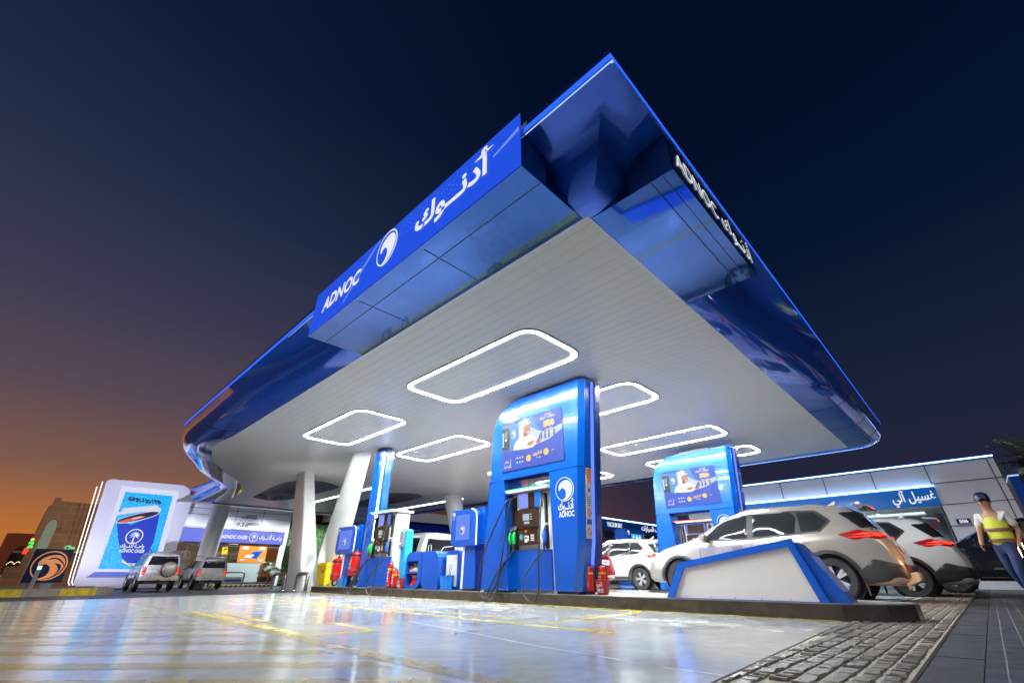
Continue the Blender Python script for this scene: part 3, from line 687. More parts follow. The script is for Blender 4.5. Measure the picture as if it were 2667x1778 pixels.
q.use(em('cup blue',(.004,.05,.75),.75)).flat(F,[(1.95,2.10),(2.4,2.0),(3.08,2.45),(3.2,1.5),(3.13,.92),(2.9,.80),(2.68,.80),(2.50,.92),(2.2,1.5)],.012)
cupw=em('cup white',(.80,.78,.95),.85)
q.use(cupw).flat(F,[(2.50,.93),(2.52,.82),(2.75,.73),(2.9,.73),(3.14,.80),(3.13,.90),(2.9,.80),(2.68,.80)],.014)
q.flat(F,[(1.82,2.24),(1.83,2.34),(1.98,2.38),(2.0,2.50),(2.93,2.69),(2.97,2.62),(3.09,2.57),(3.06,2.47),(2.55,2.44)],.019)
rc=lambda cx,cy,a,b_,n=32:[(cx+a*math.cos(t)*.94-b_*math.sin(t)*.34,cy+a*math.cos(t)*.34+b_*math.sin(t)*.94) for t in [2*math.pi*i/n for i in range(n)]]
q.flat(F,rc(2.51,2.25,.60,.13),.013).use(em('cup dark',(.01,.02,.12),.4)).flat(F,rc(2.51,2.255,.57,.105),.0145).use(em('coffee orange',(.9,.10,.03),.9)).flat(F,rc(2.36,2.17,.36,.045,24),.0155).use(em('foam',(1,.7,.6),.8)).flat(F,rc(2.48,2.23,.15,.025,16),.0158)
palmlogo(q,F,2.60,1.63,.24,SIGNT,.018)
q.text(F,OAS,2.32,1.28,.12,.018,bold=.03,w=.66); q.text(F,'ADNOC OASIS',2.33,1.13,.10,.018,bold=.03,w=.70)
q.use(BLACK); rr=random.Random(5)
for i in range(34):
    a=2.05+i*.028; z=2.82+.05*math.sin(i*1.9)-i*.001; q.flat(F,circ(a,z,.022+.02*rr.random(),6),.018+.0001*i)
q.build('screen',None,bb)
q=MB().use(em('white tube light',(1,.93,.88),1.5))
for d,zt,xt in ((0,3.30,1.17),(.14,3.12,1.08)):
    pts=[(xt+0,Y0-.0,zt),(1.44-d*.55+.0,Y0,.42),(1.47-d*.6,Y0,.24),(1.53-d*.6,Y0,.16)] ; q.tube(pts,.014,8)
q.build('edge_tube_light',None,bb)
l=bpy.data.lights.new('verge_floodlight','SPOT'); l.energy=7000; l.color=(.72,.74,1); l.spot_size=R(32); l.spot_blend=.8; l.shadow_soft_size=.1
lo=bpy.data.objects.new('verge_floodlight',l); COL.objects.link(lo); lo.location=(2.1,19.7,.25); lo.rotation_euler=Vector((1.7,14.2,3.0)).to_track_quat('-Z','Y').to_euler()
bb.location=(3.886,34.32,-.114); bb.scale=(1.619,)*3
es=thing('emblem_board','dark navy square board with a copper coloured falcon emblem beside the billboard','sign',(.8,20.5,.09),world=True)
F=FY(20.5); MB().use(mat('night navy board',(.012,.012,.06),rough=.3)).prism(F,[(.30,.24),(1.19,.24),(1.18,1.16),(.30,1.15)],-.12,0).build('board',None,es)
q=MB(); emblem(q,F,.76,.70,.40,mat('copper emblem',(.85,.35,.12),rough=.4,emit=(.8,.26,.09),es=.35,noise=(1,0)),MAT['night navy board'],.003,.002); q.build('emblem',None,es)
MB().use(GREY).box(.27,20.4,.09,.30,20.62,1.17).box(.35,20.52,.05,.42,20.6,.24).box(.75,20.52,.05,1.0,20.6,.24).build('frame',None,es)
bo=thing('bollard_light','short slim grey bollard with a lit greenish top in front of the dark emblem board','bollard',(.55,19.9,.09),world=True)
MB().box(.50,19.85,.09,.60,19.95,.72).build('post',GREY,bo,bevel=.008); MB().box(.505,19.842,.58,.595,19.849,.68).build('lamp',em('pale green lamp',(.6,1,.8),1.6),bo)
q=MB().use(GREY).box(1.95,19.75,.09,2.25,19.95,.14); q.use(em('floodlight lens',(.7,.8,1),1)).box(1.98,19.78,.14,2.22,19.92,.145); tag(q.build('ground_floodlight'),'flat ground floodlight on the verge below the billboard','floodlight')
BRN=mat('brown stone blocks',(.40,.18,.075),rough=.8); t,N,L,b=nodes(BRN)
c=N.new('ShaderNodeTexCoord'); mp=N.new('ShaderNodeMapping'); mp.inputs['Rotation'].default_value=(R(90),0,0); L.new(c.outputs['Object'],mp.inputs[0]); br=N.new('ShaderNodeTexBrick'); L.new(mp.outputs[0],br.inputs['Vector']); br.inputs['Scale'].default_value=1; br.inputs['Brick Width'].default_value=.9; br.inputs['Row Height'].default_value=.45; br.inputs['Mortar Size'].default_value=.012
br.inputs['Color1'].default_value=(.42,.19,.075,1);br.inputs['Color2'].default_value=(.34,.155,.065,1);br.inputs['Mortar'].default_value=(.50,.28,.14,1); L.new(br.outputs['Color'],b.inputs['Base Color'])
tw=thing('stone_tower_house','tall brown stone block building with an arched lit window behind the emblem board','building',(1.5,46,-.2),world=True)
F=FY(45); ar_=[(.62,1.95)]+[(.90+.28*math.cos(R(a)),3.25+.62*math.sin(R(a))) for a in range(180,-1,-15)]+[(1.18,1.95)]
q=MB().use(BRN); wl=[(-.35,-.2),(4,-.2),(4,4.95),(.78,5.05),(.78,5.25),(.42,5.25),(.42,4.75),(.30,4.7),(.30,1.0),(-.35,.95)]
v,t_=tri(wl,[ar_]); q.add([P(F,a,b_) for a,b_ in v],t_); q.add([P(F,a,b_,c_) for c_ in (0,-.35) for a,b_ in ar_],[(i,(i+1)%len(ar_),len(ar_)+(i+1)%len(ar_),len(ar_)+i) for i in range(len(ar_))])
q.box(.30,45.36,-.2,.5,54,4.7); q.box(.5,53.8,-.2,4,54,4.7) ; q.build('wall',None,tw)
MB().use(em('greenish lit window',(.30,.34,.22),.55)).flat(FY(45.35),ar_).build('window',None,tw)
q=MB().use(BRN); 
oa=[(.90+.44*math.cos(R(a)),3.25+.85*math.sin(R(a))) for a in range(180,-1,-15)]; ia=[(.90+.29*math.cos(R(a)),3.25+.63*math.sin(R(a))) for a in range(0,181,15)]
q.prism(F,oa+ia,.003,.08); q.prism(F,[(-.35,1.75),(4,1.75),(4,1.87),(-.35,1.87)],.003,.06); q.build('arch_moulding',None,tw)
q=MB().use(em('green shop letters',(.25,.75,.35),.9)); q.text(FY(44.9),'Cha',2.02,2.0,.26,0,bold=.06,w=.55); q.use(em('canopy glow strip',(.75,.8,.6),.8)).box(1.9,44.7,1.86,3.4,44.9,1.9); q.build('lettering',None,tw)
gt=thing('arched_gateway','dark red brown gateway with a tall arch and strings of small lights, far left','building',(-1,61,-.2),world=True)
F=FY(60); RBR=mat('red brown render',(.42,.09,.035),rough=.8)
ah=[(-.55,-.2)]+[(.02+.57*math.cos(R(a)),1.8+.95*math.sin(R(a))) for a in range(180,-1,-12)]+[(.59,-.2)]
v,t_=tri([(-1.35,-.3),(1.4,-.3),(1.4,3.75),(-1.2,3.72)],[ah]); q=MB().use(RBR); q.add([P(F,a,b_) for a,b_ in v],t_); q.add([P(F,a,b_,c_) for c_ in (0,-.8) for a,b_ in ah],[(i,(i+1)%len(ah),len(ah)+(i+1)%len(ah),len(ah)+i) for i in range(len(ah))])
q.box(-1.35,60.01,-.3,-1.2,66,3.7); q.build('wall',None,gt)
q=MB().use(mat('dark grey facade',(.10,.09,.10),rough=.8)).box(-.6,62,-.3,.7,62.1,3.2); q.build('inner_facade',None,gt)  # inner facade in one flat dark grey
q=MB().use(em('fairy lights',(1,.75,.35),6)); rr=random.Random(2)
for i in range(16): q.box(-.5+i*.07,61.0,1.3+.2*abs(math.sin(i*.5)),-.47+i*.07,61.03,1.34+.2*abs(math.sin(i*.5)))
q.use(em('glowing pale wall',(.35,.40,.75),.5)).box(-.7,60.6,-.1,-.2,60.7,.5); q.build('string_lights',None,gt)  # wall patch is no lamp; its light is put in as emission
sg=MB().use(em('green numeral',(.05,1,.1),1.5)).text(FY(44),'2',.18,2.05,.34,0,bold=.06).use(em('yellow crown',(1,.6,.05),1.5)).flat(FY(44),[(.2,2.46),(.36,2.46),(.38,2.55),(.28,2.6),(.2,2.55)]).use(em('red neon',(1,.05,.02),1.3)).box(.1,44,1.65,.32,44.05,2.0)
tag(sg.build('neon_sign'),'small neon sign with a green 2 over red, far left','sign')
# brown stone wall seen under the canopy, and the blue banner building
wb=thing('stone_boundary_building','brown stone building showing in a wedge under the far canopy edge','building',(26,44,0),world=True)
q=MB().use(BRN).box(15.5,44,-.3,60,46,9.5); q.use(mat('pale parapet',(.6,.6,.62),rough=.6)); q.build('wall',None,wb)
bl=thing('service_building','blue painted service building with a white parapet behind the pumps','building',(19,33,-.2),world=True)
q=MB().use(mat('royal blue cladding',(.003,.03,.42),rough=.3,coat=.3)).box(19.0,32,-.2,30,38,4.2); q.build('wall',None,bl)
q=MB().use(ALU).box(16.5,31.8,4.22,30.2,38,4.95); q.build('parapet',None,bl)
q=MB().use(em('pink logo marks',(1,.35,.5),.7)); F=FY(31.98)
for a,z in ((20.6,3.6),(20.9,3.1),(20.3,3.2)): q.flat(F,[(a,z),(a+.12,z+.3),(a+.2,z+.3),(a+.08,z)])
q.build('wall_mark',None,bl)
# ================================================================ RIGHT: car wash, vacuum bay
cw=thing('car_wash_building','long grey panelled car wash building with a glowing blue roof line','building',(25,3.6,0),world=True)
F=FX(22); U=lambda y:-y
q=MB().use(ALU); body=[(U(8.4),-.1),(U(-1.36),-.1),(U(-1.36),3.93),(U(8.4),3.93)]
v,t_=tri(body,[[(U(8.0),0),(U(.42),0),(U(.42),2.5),(U(8.0),2.5)]]); q.add([P(F,a,b_) for a,b_ in v],t_)
q.box(22.01,-1.36,-.1,32,-1.2,3.93).box(22.01,8.3,-.1,32,8.4,3.93).box(31.8,-1.2,-.1,32,8.3,3.93); q.build('wall',None,cw)
MB().use(DBLUE).box(22.02,-1.36,3.80,32,8.4,3.93).build('roof',None,cw)
q=MB().use(BLUE).box(21.96,-1.38,3.93,22.3,8.42,4.02); q.build('roof_trim',None,cw)
q=MB().use(FLED).box(21.94,-1.38,3.955,21.958,8.42,3.99); q.build('roof_light_line',None,cw)
q=MB().use(JNT)
for y in (.44,2.05,3.65,5.25,6.85): q.box(21.985,y-.012,3.2,21.998,y+.012,3.93)
q.box(21.985,.44,0,21.998,.464,3.2); q.box(21.985,-1.21,-.1,21.998,-1.19,3.93)
for z in (3.27,2.56,1.87): q.box(21.985,-1.36,z-.01,21.998,.44,z+.01)
q.build('wall_joint',None,cw)
q=MB().use(mat('grey wash bay interior',(.25,.33,.38),rough=.3)).box(25,.5,-.1,25.1,8,2.5).box(22.1,.45,0,25,.5,2.5).use(WHITE).box(22.1,.5,2.45,25,8,2.5); q.build('bay_interior',None,cw)
q=MB().use(em('bay lamp',(.7,.9,1),3)).box(23,1,2.42,23.1,7.5,2.44); q.use(CYAN).box(24.9,1.2,0,24.99,1.6,2.0).use(REDP).box(23.6,.9,1.9,24.6,1.0,2.3); q.build('bay_equipment',None,cw)
MB().box(22.02,.46,0,22.04,8,2.5).build('bay_glass',CLR,cw)
sgn=thing('car_wash_sign','blue sign band with white Arabic lettering under a light line on the car wash','sign',(21.9,4,2.5),world=True)
MB().use(mat('mid blue sign panel',(.003,.22,.80),rough=.3,coat=.3)).box(21.86,.42,2.55,21.98,8.2,3.17).build('panel',None,sgn)
MB().use(FLED).box(21.84,.42,3.175,21.9,8.2,3.22).build('light_line',None,sgn)
q=MB().use(WT).text(FX(21.85),ar('غسيل آلي'),-1.70,2.75,.30,0,bold=.02,w=1.22); q.build('lettering',None,sgn)
pl=thing('number_plate_sign','small navy and grey plate reading 506 on the car wash wall','sign',(21.95,.06,1.9),world=True)
F=FX(21.98); MB().use(GREY).prism(F,rrect(-.25,1.85,.12,2.09,.03),.0,.02).build('plate',None,pl)
q=MB().use(DBLUE).flat(F,[(-.23,1.94),(.10,1.94),(.10,2.07),(-.23,2.07)],.023).use(WT).text(F,'506',-.17,1.955,.10,.026,bold=.03,w=.22); q.build('lettering',None,pl)
fin=thing('blue_fin_wall','tall blue fin at the right end of the car wash','wall',(23,-1.6,0),world=True)
MB().use(BLUE).box(22.3,-1.75,0,24,-1.5,3.3).build('panel',None,fin); MB().use(STRIPW).box(22.28,-1.76,3.31,24,-1.5,3.34).build('light_line',None,fin)
palm('date_palm','date palm crown rising beyond the right end of the car wash',(27,-3.0,0),4.0,.22,44,2.1,m1=SILV,w=.06)
vb=thing('vacuum_bay','blue vacuum bay shelter with an ice blue light line and white lettering','shelter',(28,18,0),world=True)
q=MB().use(BLUE).box(24.3,16,2.86,38,22,3.6); q.build('fascia',None,vb)
q=MB().use(FLED).box(24.29,15.98,3.50,38,15.999,3.56).box(24.28,15.98,3.50,24.299,20,3.56); q.build('light_line',None,vb)
F=FY(15.99); q=MB().use(WT).text(F,'VACUUM BAY',24.82,3.08,.25,.004,bold=.04,w=1.75).text(F,ar('تنظيف السيارات'),29.0,3.10,.30,.004,bold=.04,w=3.2).text(FX(24.29),'G',-16.6,3.08,.26,.004,bold=.04); q.build('lettering',None,vb)
q=MB().use(GREY)
for x in (24.5,29.5,35): q.box(x,16.2,0,x+.2,16.4,2.86)
for i in range(14): q.use(ALU if i%2 else mat('dark slat',(.05,.05,.055),rough=.6)).box(24.5,20,.1+i*.19,38,20.1,.1+i*.19+.17)
q.build('slatted_wall',None,vb)
vk=thing('vacuum_kiosk','blue self service vacuum machine with a small cyan screen','kiosk',(21,12.3,0),world=True)
MB().use(BLUE).box(20.25,12,0,21.9,12.7,2.42).build('cabinet',None,vk,bevel=.05); F=FY(11.99)
q=MB().use(em('cyan menu screen',(.05,.45,.85),1.0)).flat(F,[(20.66,1.6),(21.65,1.6),(21.65,2.2),(20.66,2.2)]).use(WT)
for a in (20.85,21.15,21.45): q.flat(F,circ(a,2.05,.08,12),.004)
q.text(F,'Air',20.75,1.72,.14,.004); emblem(q,F,20.42,2.25,.11,WT,None,.003); q.build('screen',None,vk)
lp_=thing('curved_lamp_pole','white curved pole between the vacuum machine and the second pump','pole',(22.6,12.4,0),world=True); MB().tube([(22.7,12.4,0),(22.65,12.4,1.8),(22.5,12.4,2.3),(22.0,12.4,2.4)],.06,8).build('pole',WHITE,lp_,smooth=True)
# ================================================================ PUMP ISLANDS
GRAN=mat('dark brown granite',(.045,.038,.034),rough=.16,noise=(7,.4),coat=.3)
TOPM=mat('light island paving',(.22,.23,.24),rough=.35,noise=(6,.2))
IZ=.155
q=MB().use(GRAN); isl=[(6.12,13.95),(6.12,1.22),(6.30,.86),(6.56,.66),(6.75,.64),(6.98,.80),(7.2,1.22),(7.2,14.2),(6.8,14.38),(6.35,14.32)]
q.prism(FZ(0),isl,-.02,IZ-.01); q.use(TOPM).prism(FZ(0),[(6.66+(a-6.66)*.985,7.5+(b_-7.5)*.998) for a,b_ in isl],IZ-.01,IZ)
q.use(JNT)
for y in [1.25+.62*i for i in range(21)]: q.box(6.118,y-.002,0,6.1195,y+.002,IZ-.012)
q.build('pump_island',kind='structure')
q=MB().use(GRAN).prism(FZ(0),rrect(12.46,3.4,13.5,7.0,.25),-.02,.05); q.build('second_pump_island',kind='structure')
# ---------------- dispenser: local frame u=-y (0..1), front at x=0, z=0 island top
def dispenser(num,label,z0,side=0):
    o=thing('fuel_dispenser',label,'fuel dispenser',group='fuel dispensers')
    F=FX(0)
    q=MB().use(WHITE); q.prism(F,[(.02,.0),(1.0,.0),(1.0,1.62),(.05,1.62),(.05,1.1),(.02,.66)],-.42,-.04); q.build('cabinet',None,o,bevel=.008)
    MB().use(BLUE).prism(F,rrect(.02,.04,.99,.655,.02),-.04,0).build('lower_panel',None,o)
    MB().use(WHITE).prism(F,[(.04,1.64),(1.04,1.64),(1.04,1.70),(-.04,1.70)],-.5,.12).build('top_cover',None,o,bevel=.01)
    c='red' if num is None else 'green'
    MB().use(em('green led edge',(.15,1,.45),1.6) if num else em('red led edge',(1,.12,.10),1.6)).prism(F,[(-.05,1.685),(1.05,1.685),(1.05,1.705),(-.05,1.705)],.121,.126).build('edge_light',None,o)
    q=MB().use(BLACK).prism(F,[(.22,1.36),(.80,1.36),(.80,1.62),(.22,1.62)],-.04,-.002); q.build('video_housing',None,o)
    q=MB()
    if num: q.use(SCRL).flat(F,[(.23,1.36),(.48,1.36),(.48,1.62),(.23,1.62)],.0).use(BROWNG).flat(F,[(.48,1.36),(.64,1.36),(.64,1.62),(.48,1.62)],.0).use(em('azure screen',(.01,.22,.85),.9)).flat(F,[(.64,1.36),(.79,1.36),(.79,1.62),(.64,1.62)],.0)
    else: q.use(em('lilac rim',(.2,.25,.9),.8)).flat(F,[(.23,1.36),(.79,1.36),(.79,1.62),(.23,1.62)],.0).use(BROWNG).flat(F,[(.28,1.38),(.74,1.38),(.74,1.60),(.28,1.60)],.002)
    q.build('video_screen',None,o)
    MB().use(BROWNG).prism(F,rrect(.24,1.02,.72,1.33,.02),-.04,.06).build('display_housing',None,o,bevel=.006)
    q=MB().use(em('lcd',(.45,.65,.8),.8)).flat(F,[(.40,1.14),(.56,1.14),(.56,1.25),(.40,1.25)],.063).flat(F,[(.43,1.08),(.56,1.08),(.56,1.12),(.43,1.12)],.063).use(WHITE)
    for z in (1.15,1.19,1.23): q.flat(F,[(.59,z),(.62,z),(.62,z+.012),(.59,z+.012)],.063)
    q.build('readout',None,o)
    MB().use(BROWNG).prism(F,rrect(.25,.74,.72,1.0,.02),-.04,.04).build('keypad_panel',None,o,bevel=.005)
    q=MB().use(em('number badge',(.02,.42,.75),.5)).flat(F,circ(.34,.87,.055,20),.043).use(WT); q.text(F,num or '3',.325,.84,.06,.045,bold=.04); q.build('number_badge',None,o); q=MB()
    q.use(WHITE).flat(F,rrect(.42,.78,.49,.89,.01),.043).flat(F,[(.50,.80),(.52,.80),(.52,.88),(.50,.89)],.043)
    q.use(BROWNG).flat(F,[(.435,.83),(.475,.83),(.475,.87),(.435,.87)],.045); q.use(WHITE)
    for a in range(3):
        for b_ in range(4): q.flat(F,[(.57+a*.028,.80+b_*.028),(.59+a*.028,.80+b_*.028),(.59+a*.028,.818+b_*.028),(.57+a*.028,.818+b_*.028)],.043)
    q.use(ORNG).flat(F,circ(.45,.96,.02,10),.043); q.build('keypad',None,o)
    # hose columns + slots
    for a in (.08,.15,.90): MB().use(BLACK).prism(F,rrect(a-.015,1.08,a+.015,1.58,.012),-.04,.012).build('hose_slot',None,o)
    GRN=mat('green nozzle',(.01,.38,.07),rough=.35)
    for a,m_ in ((.10,GRN),(.20,GRN),(.93,mat('blue nozzle',(.01,.12,.6),rough=.35))):
        q=MB().use(m_).tube([(-.06,-a+.02,.95),(-.10,-a,.86),(-.09,-a,.76)],[.03,.042,.03],10).use(BLACK).tube([(-.02,-a,1.02),(-.07,-a,.96)],[.035,.03],8).tube([(-.09,-a,.76),(-.03,-a,.70),(-.0,-a,.72)],.014,6)
        q.box(-.03,-a-.035,.66,-.005,-a+.035,1.03).use(STEEL).tube([(-.09,-a+.01,.77),(-.10,-a+.02,.62)],[.024,.018],8)
        q.build('nozzle',None,o,smooth=True)
    for pts in ([(.02,-.08,1.56),(-.16,-.07,1.50),(-.24,.06,1.2),(-.34,.34,.6),(-.37,.42,.10),(-.36,.32,-.08),(-.33,.18,-.06),(-.28,.08,.1),(-.18,.0,.40),(-.10,-.08,.62)],
                [(.02,-.15,1.56),(-.15,-.15,1.46),(-.24,-.14,1.0),(-.34,-.10,.4),(-.36,-.02,.0),(-.35,.12,-.11),(-.33,.22,-.02),(-.22,.06,.35),(-.10,-.18,.62)],
                [(.02,-.90,1.56),(-.12,-.92,1.5),(-.24,-.96,1.0),(-.34,-1.0,.5),(-.36,-1.0,.1),(-.35,-.88,-.10),(-.34,-.72,-.08),(-.3,-.58,.1),(-.2,-.70,.4),(-.10,-.91,.62)]):
        MB().use(mat('hose rubber',(.02,.02,.022),rough=.35)).tube(spline(pts,6),.014,8).build('hose',None,o,smooth=True)
    return o
# ---------------- portal pump housing; origin at island top, local y centre=0 (u=-y)
def poster(o,F,x0,z0,w,h,frame=True):
    X=lambda a:x0+a*w
    Z=lambda b_:z0+b_*h
    pt=lambda L:[(X(a),Z(b_)) for a,b_ in L]
    q=MB().use(BLACK).prism(F,pt([(0,0),(1,0),(1,1),(0,1)]),.0,.012).build('screen_housing',None,o)
    q=MB().use(em('screen blue',(.010,.075,.68),.95)).flat(F,pt([(0,0),(1,0),(1,1),(0,1)]),.014)
    q.use(em('screen sky blue',(.05,.33,.85),.8)).flat(F,pt([(.0,.42),(.32,.36),(.62,.42),(1,.58),(1,.60),(.75,.52),(.68,.62),(.60,.80),(.55,1),(0,1)][:9]+[(.3,.93),(0,.95)]),.016)
    q.use(em('screen dark',(.02,.04,.06),.5)).flat(F,pt([(.0,.43),(.13,.41),(.14,.88),(0,.9)]),.018)
    q.use(WT).flat(F,pt([(.01,.5),(.03,.5),(.03,.8),(.01,.8)]),.02).flat(F,pt([(.05,.62),(.07,.6),(.09,.62),(.09,.82),(.08,.82),(.08,.65),(.06,.65),(.06,.8),(.05,.8)]),.02)
    q.use(em('screen pale',(.62,.72,1.0),.9)).flat(F,pt([(.30,.94),(.42,.99),(.48,.8),(.62,.66),(.75,.6),(1,.68),(1,.58),(.8,.45),(.62,.40),(.3,.42)]),.0175)
    q.use(em('screen mid blue',(.02,.15,.6),.8))
    for a in (.66,.72,.78,.86): q.flat(F,pt([(a,.47),(a+.03,.48),(a+.03,.62),(a,.61)]),.019)
    emblem(q,F,X(.205),Z(.72),w*.045,WT,None,.02,.001,ry=h*.09)
    # man in white robe holding a phone
    robe=em('robe white',(.95,.94,.95),.95); skin=em('skin tone',(.60,.22,.12),.9)
    q.use(robe).flat(F,pt([(.20,.39),(.23,.52),(.30,.60),(.32,.78),(.36,.93),(.43,.97),(.50,.92),(.51,.86),(.40,.82),(.39,.66),(.50,.62),(.60,.53),(.62,.44),(.54,.36),(.4,.36)]),.022)
    q.use(skin).flat(F,pt([(.385,.63),(.385,.80),(.42,.84),(.49,.83),(.505,.74),(.49,.66),(.44,.615),(.40,.59)]),.024).flat(F,pt([(.44,.42),(.46,.47),(.56,.50),(.56,.46),(.52,.41)]),.024).flat(F,pt([(.58,.44),(.62,.50),(.66,.50),(.67,.42),(.62,.40)]),.026)
    q.use(BLACK).flat(F,pt([(.455,.88),(.50,.88),(.505,.92),(.46,.92)]),.026).flat(F,pt([(.615,.44),(.635,.44),(.67,.56),(.65,.57)]),.028).flat(F,pt([(.385,.70),(.40,.69),(.42,.65),(.46,.62),(.42,.61),(.385,.64)]),.025)
    q.use(WT).flat(F,pt([(.445,.685),(.485,.70),(.48,.675),(.455,.665)]),.027)
    gold=em('gold lettering',(1,.62,.08),1.0); q.text(F,'500',X(.72),Z(.70),h*.10,.024,bold=.07,w=w*.17)
    q.use(gold).text(F,'500',X(.715),Z(.705),h*.10,.026,bold=.05,w=w*.17).text(F,ar('مليون'),X(.73),Z(.625),h*.055,.026,bold=.04,w=w*.13).text(F,ar('نقطة مكافآت').replace('ﺁ','ﺁ'),X(.73),Z(.56),h*.03,.026,bold=.04,w=w*.15)
    q.text(F,ar('مليون')+'5',X(.53),Z(.205),h*.06,.024,bold=.05,w=w*.15)
    q.flat(F,circ(X(.46),Z(.17),h*.065,18),.02).flat(F,circ(X(.74),Z(.22),h*.065,18),.02)
    q.use(WT).text(F,ar('مكافآت أدنوك'),X(.66),Z(.86),h*.05,.024,bold=.05,w=w*.24).text(F,ar('اربح مع'),X(.74),Z(.93),h*.04,.024,bold=.04,w=w*.1).text(F,ar('الجائزة الكبرى'),X(.73),Z(.80),h*.03,.024,bold=.04,w=w*.13)
    for k in range(6): q.flat(F,circ(X(.27+.045*(k%3)),Z(.22-.09*(k//3)),h*.02,8),.02)
    q.text(F,ar('مكافآت'),X(.05),Z(.16),h*.04,.02,bold=.03,w=w*.08).text(F,ar('الوطنية'),X(.04),Z(.07),h*.05,.02,bold=.03,w=w*.11)
    q.flat(F,pt([(.155,.05),(.162,.05),(.162,.22),(.155,.22)]),.02)
    q.text(F,ar('نقطة'),X(.58),Z(.14),h*.03,.02,bold=.03,w=w*.08); q.text(F,ar('حمل'),X(.82),Z(.22),h*.025,.02,bold=.03,w=w*.05)
    q.build('screen_picture',None,o)
def pump_portal(label):
    o=thing('pump_portal',label,'pump housing',group='tall blue pump portals')
    F=FX(0); D=.50
    up=[(-1.15,1.905),(-1.07,2.9),(-.98,3.13),(-.80,3.33),(-.55,3.44),(-.2,3.47),(1.18,3.48),(1.032,1.905)]
    rim=[(a_+(.09 if a_>1 else 0),b_) for a_,b_ in up]
    MB().use(BLUE).prism(F,rim,-D,-.085).build('upper_housing',None,o,smooth=True,bevel=.012)
    MB().use(BLUE).add([P(F,a_,b_,0) for a_,b_ in up]+[P(F,a_,b_,-.084) for a_,b_ in rim],[tuple(range(8))]+[(i,8+i,8+(i+1)%8,(i+1)%8) for i in range(8)]).build('front_panel',None,o)
    lg=[(.44,.04),(.40,1.893),(1.03,1.893),(.93,.75),(.86,.41),(.81,.04)]
    MB().use(BLUE).prism(F,[(-1.32,.04),(-1.15,1.895),(-.76,1.895),(-.62,.04)],-D,0).build('leg_housing',None,o,smooth=True,bevel=.012)
    lg2=[(a_+(.09 if a_>.7 else 0),b_) for a_,b_ in lg]
    q=MB().use(BLUE).prism(F,lg2,-D,-.085); q.add([P(F,a_,b_,0) for a_,b_ in lg]+[P(F,a_,b_,-.084) for a_,b_ in lg2],[tuple(range(6))]+[(i,6+i,6+(i+1)%6,(i+1)%6) for i in range(6)]); q.build('leg_housing',None,o)
    MB().use(DBLUE).prism(F,[(-.9,1.86),(1.0,1.86),(1.12,3.40),(-.7,3.40)],-D+.08,-.12).build('inner_frame',None,o)
    MB().use(BLACK).prism(F,[(-1.29,-.002),(-.6,-.002),(-.6,.038),(-1.29,.038)],-D+.03,-.03).build('plinth',None,o)
    MB().use(BLACK).prism(F,[(.44,-.002),(.86,-.002),(.86,.038),(.44,.038)],-D+.03,-.03).build('plinth',None,o)
    MB().use(BLACK).prism(F,[(-.2,3.485),(.7,3.485),(.7,3.545),(-.2,3.545)],-D+.1,-.1).build('top_cap',None,o)
    q=MB().use(DBLUE).prism(F,[(.90,.03),(1.02,.75),(1.12,1.9),(1.27,3.47),(1.33,3.47),(1.18,1.9),(1.08,.75),(.97,.03)],-.48,-.33); q.build('side_shell',None,o)
    q=MB().use(em('side light strip',(.12,.22,1.0),1.3)).prism(F,[(.90,.1),(1.02,.75),(1.12,1.9),(1.27,3.46),(1.29,3.46),(1.145,1.9),(1.045,.75),(.925,.1)],-.33,-.27); q.build('side_light',None,o)
    FS=fr((0,-.963,0),(1,0,0),(0,-.086,1)); SL=mat('silver label strip',(.45,.46,.48),rough=.4)
    MB().use(SL).prism(FS,[(.10,.78),(.25,.78),(.25,1.88),(.10,1.88)],0,.010).build('label_strip',None,o)
    q=MB().use(ORNG).flat(FS,[(.105,1.64),(.245,1.64),(.245,1.87),(.105,1.87)],.012).use(BLUE).flat(FS,[(.105,.99),(.245,.99),(.245,1.07),(.105,1.07)],.012)
    q.use(BLACK)
    for z in (1.4,1.37,1.34,1.31,1.28): q.flat(FS,[(.12,z),(.23,z),(.23,z+.008),(.12,z+.008)],.012)
    for z in (1.84,1.80,1.76,1.72): q.flat(FS,[(.12,z),(.23,z),(.23,z+.01),(.12,z+.01)],.014)
    q.flat(FS,circ(.175,1.52,.03,12),.012).use(REDP)
    for z in (1.17,.88):
        v,t_=tri(circ(.175,z,.055,16),[circ(.175,z,.043,16)]); q.add([P(FS,a_,b_,.012) for a_,b_ in v],t_); q.flat(FS,seg((.14,z+.035),(.21,z-.035),.012),.013)
    q.build('label_print',None,o)
    poster(o,F,-.79,2.05,1.56,.98)
    q=MB(); emblem(q,F,.73,1.56,.20,WT,None,.004,.002); q.build('emblem',None,o); q=MB().use(WT).text(F,ADN,.57,1.235,.12,.006,bold=.04,w=.36).text(F,'ADNOC',.58,1.12,.085,.006,bold=.05,w=.33)
    q.build('lettering',None,o)
    MB().use(mat('clear acrylic',(.6,.75,.85),rough=.03,trans=.6,noise=(1,0),alpha=.6)).prism(F,[(-.25,1.72),(.38,1.72),(.38,1.88),(-.25,1.88)],-.20,-.14).build('acrylic_panel',None,o)
    return o
p1=pump_portal('nearest tall blue pump portal, whole in view with a lit advert screen'); p1.location=(6.15,5.47,IZ)
p2=dup(p1,(12.5,5.22,.05),label='farther tall blue pump portal rising behind the champagne SUV')
d1=dispenser('1','white fuel dispenser numbered 1 under a green light edge inside the nearest blue portal',0); d1.location=(6.30,6.21,IZ)
d2=dispenser('2','white fuel dispenser numbered 2 beside the slim blue pillar',0); d2.location=(6.15,11.0,IZ)
d3=dispenser(None,'white fuel dispenser with a red light edge inside the farther blue portal',0); d3.location=(12.75,5.9,.05)
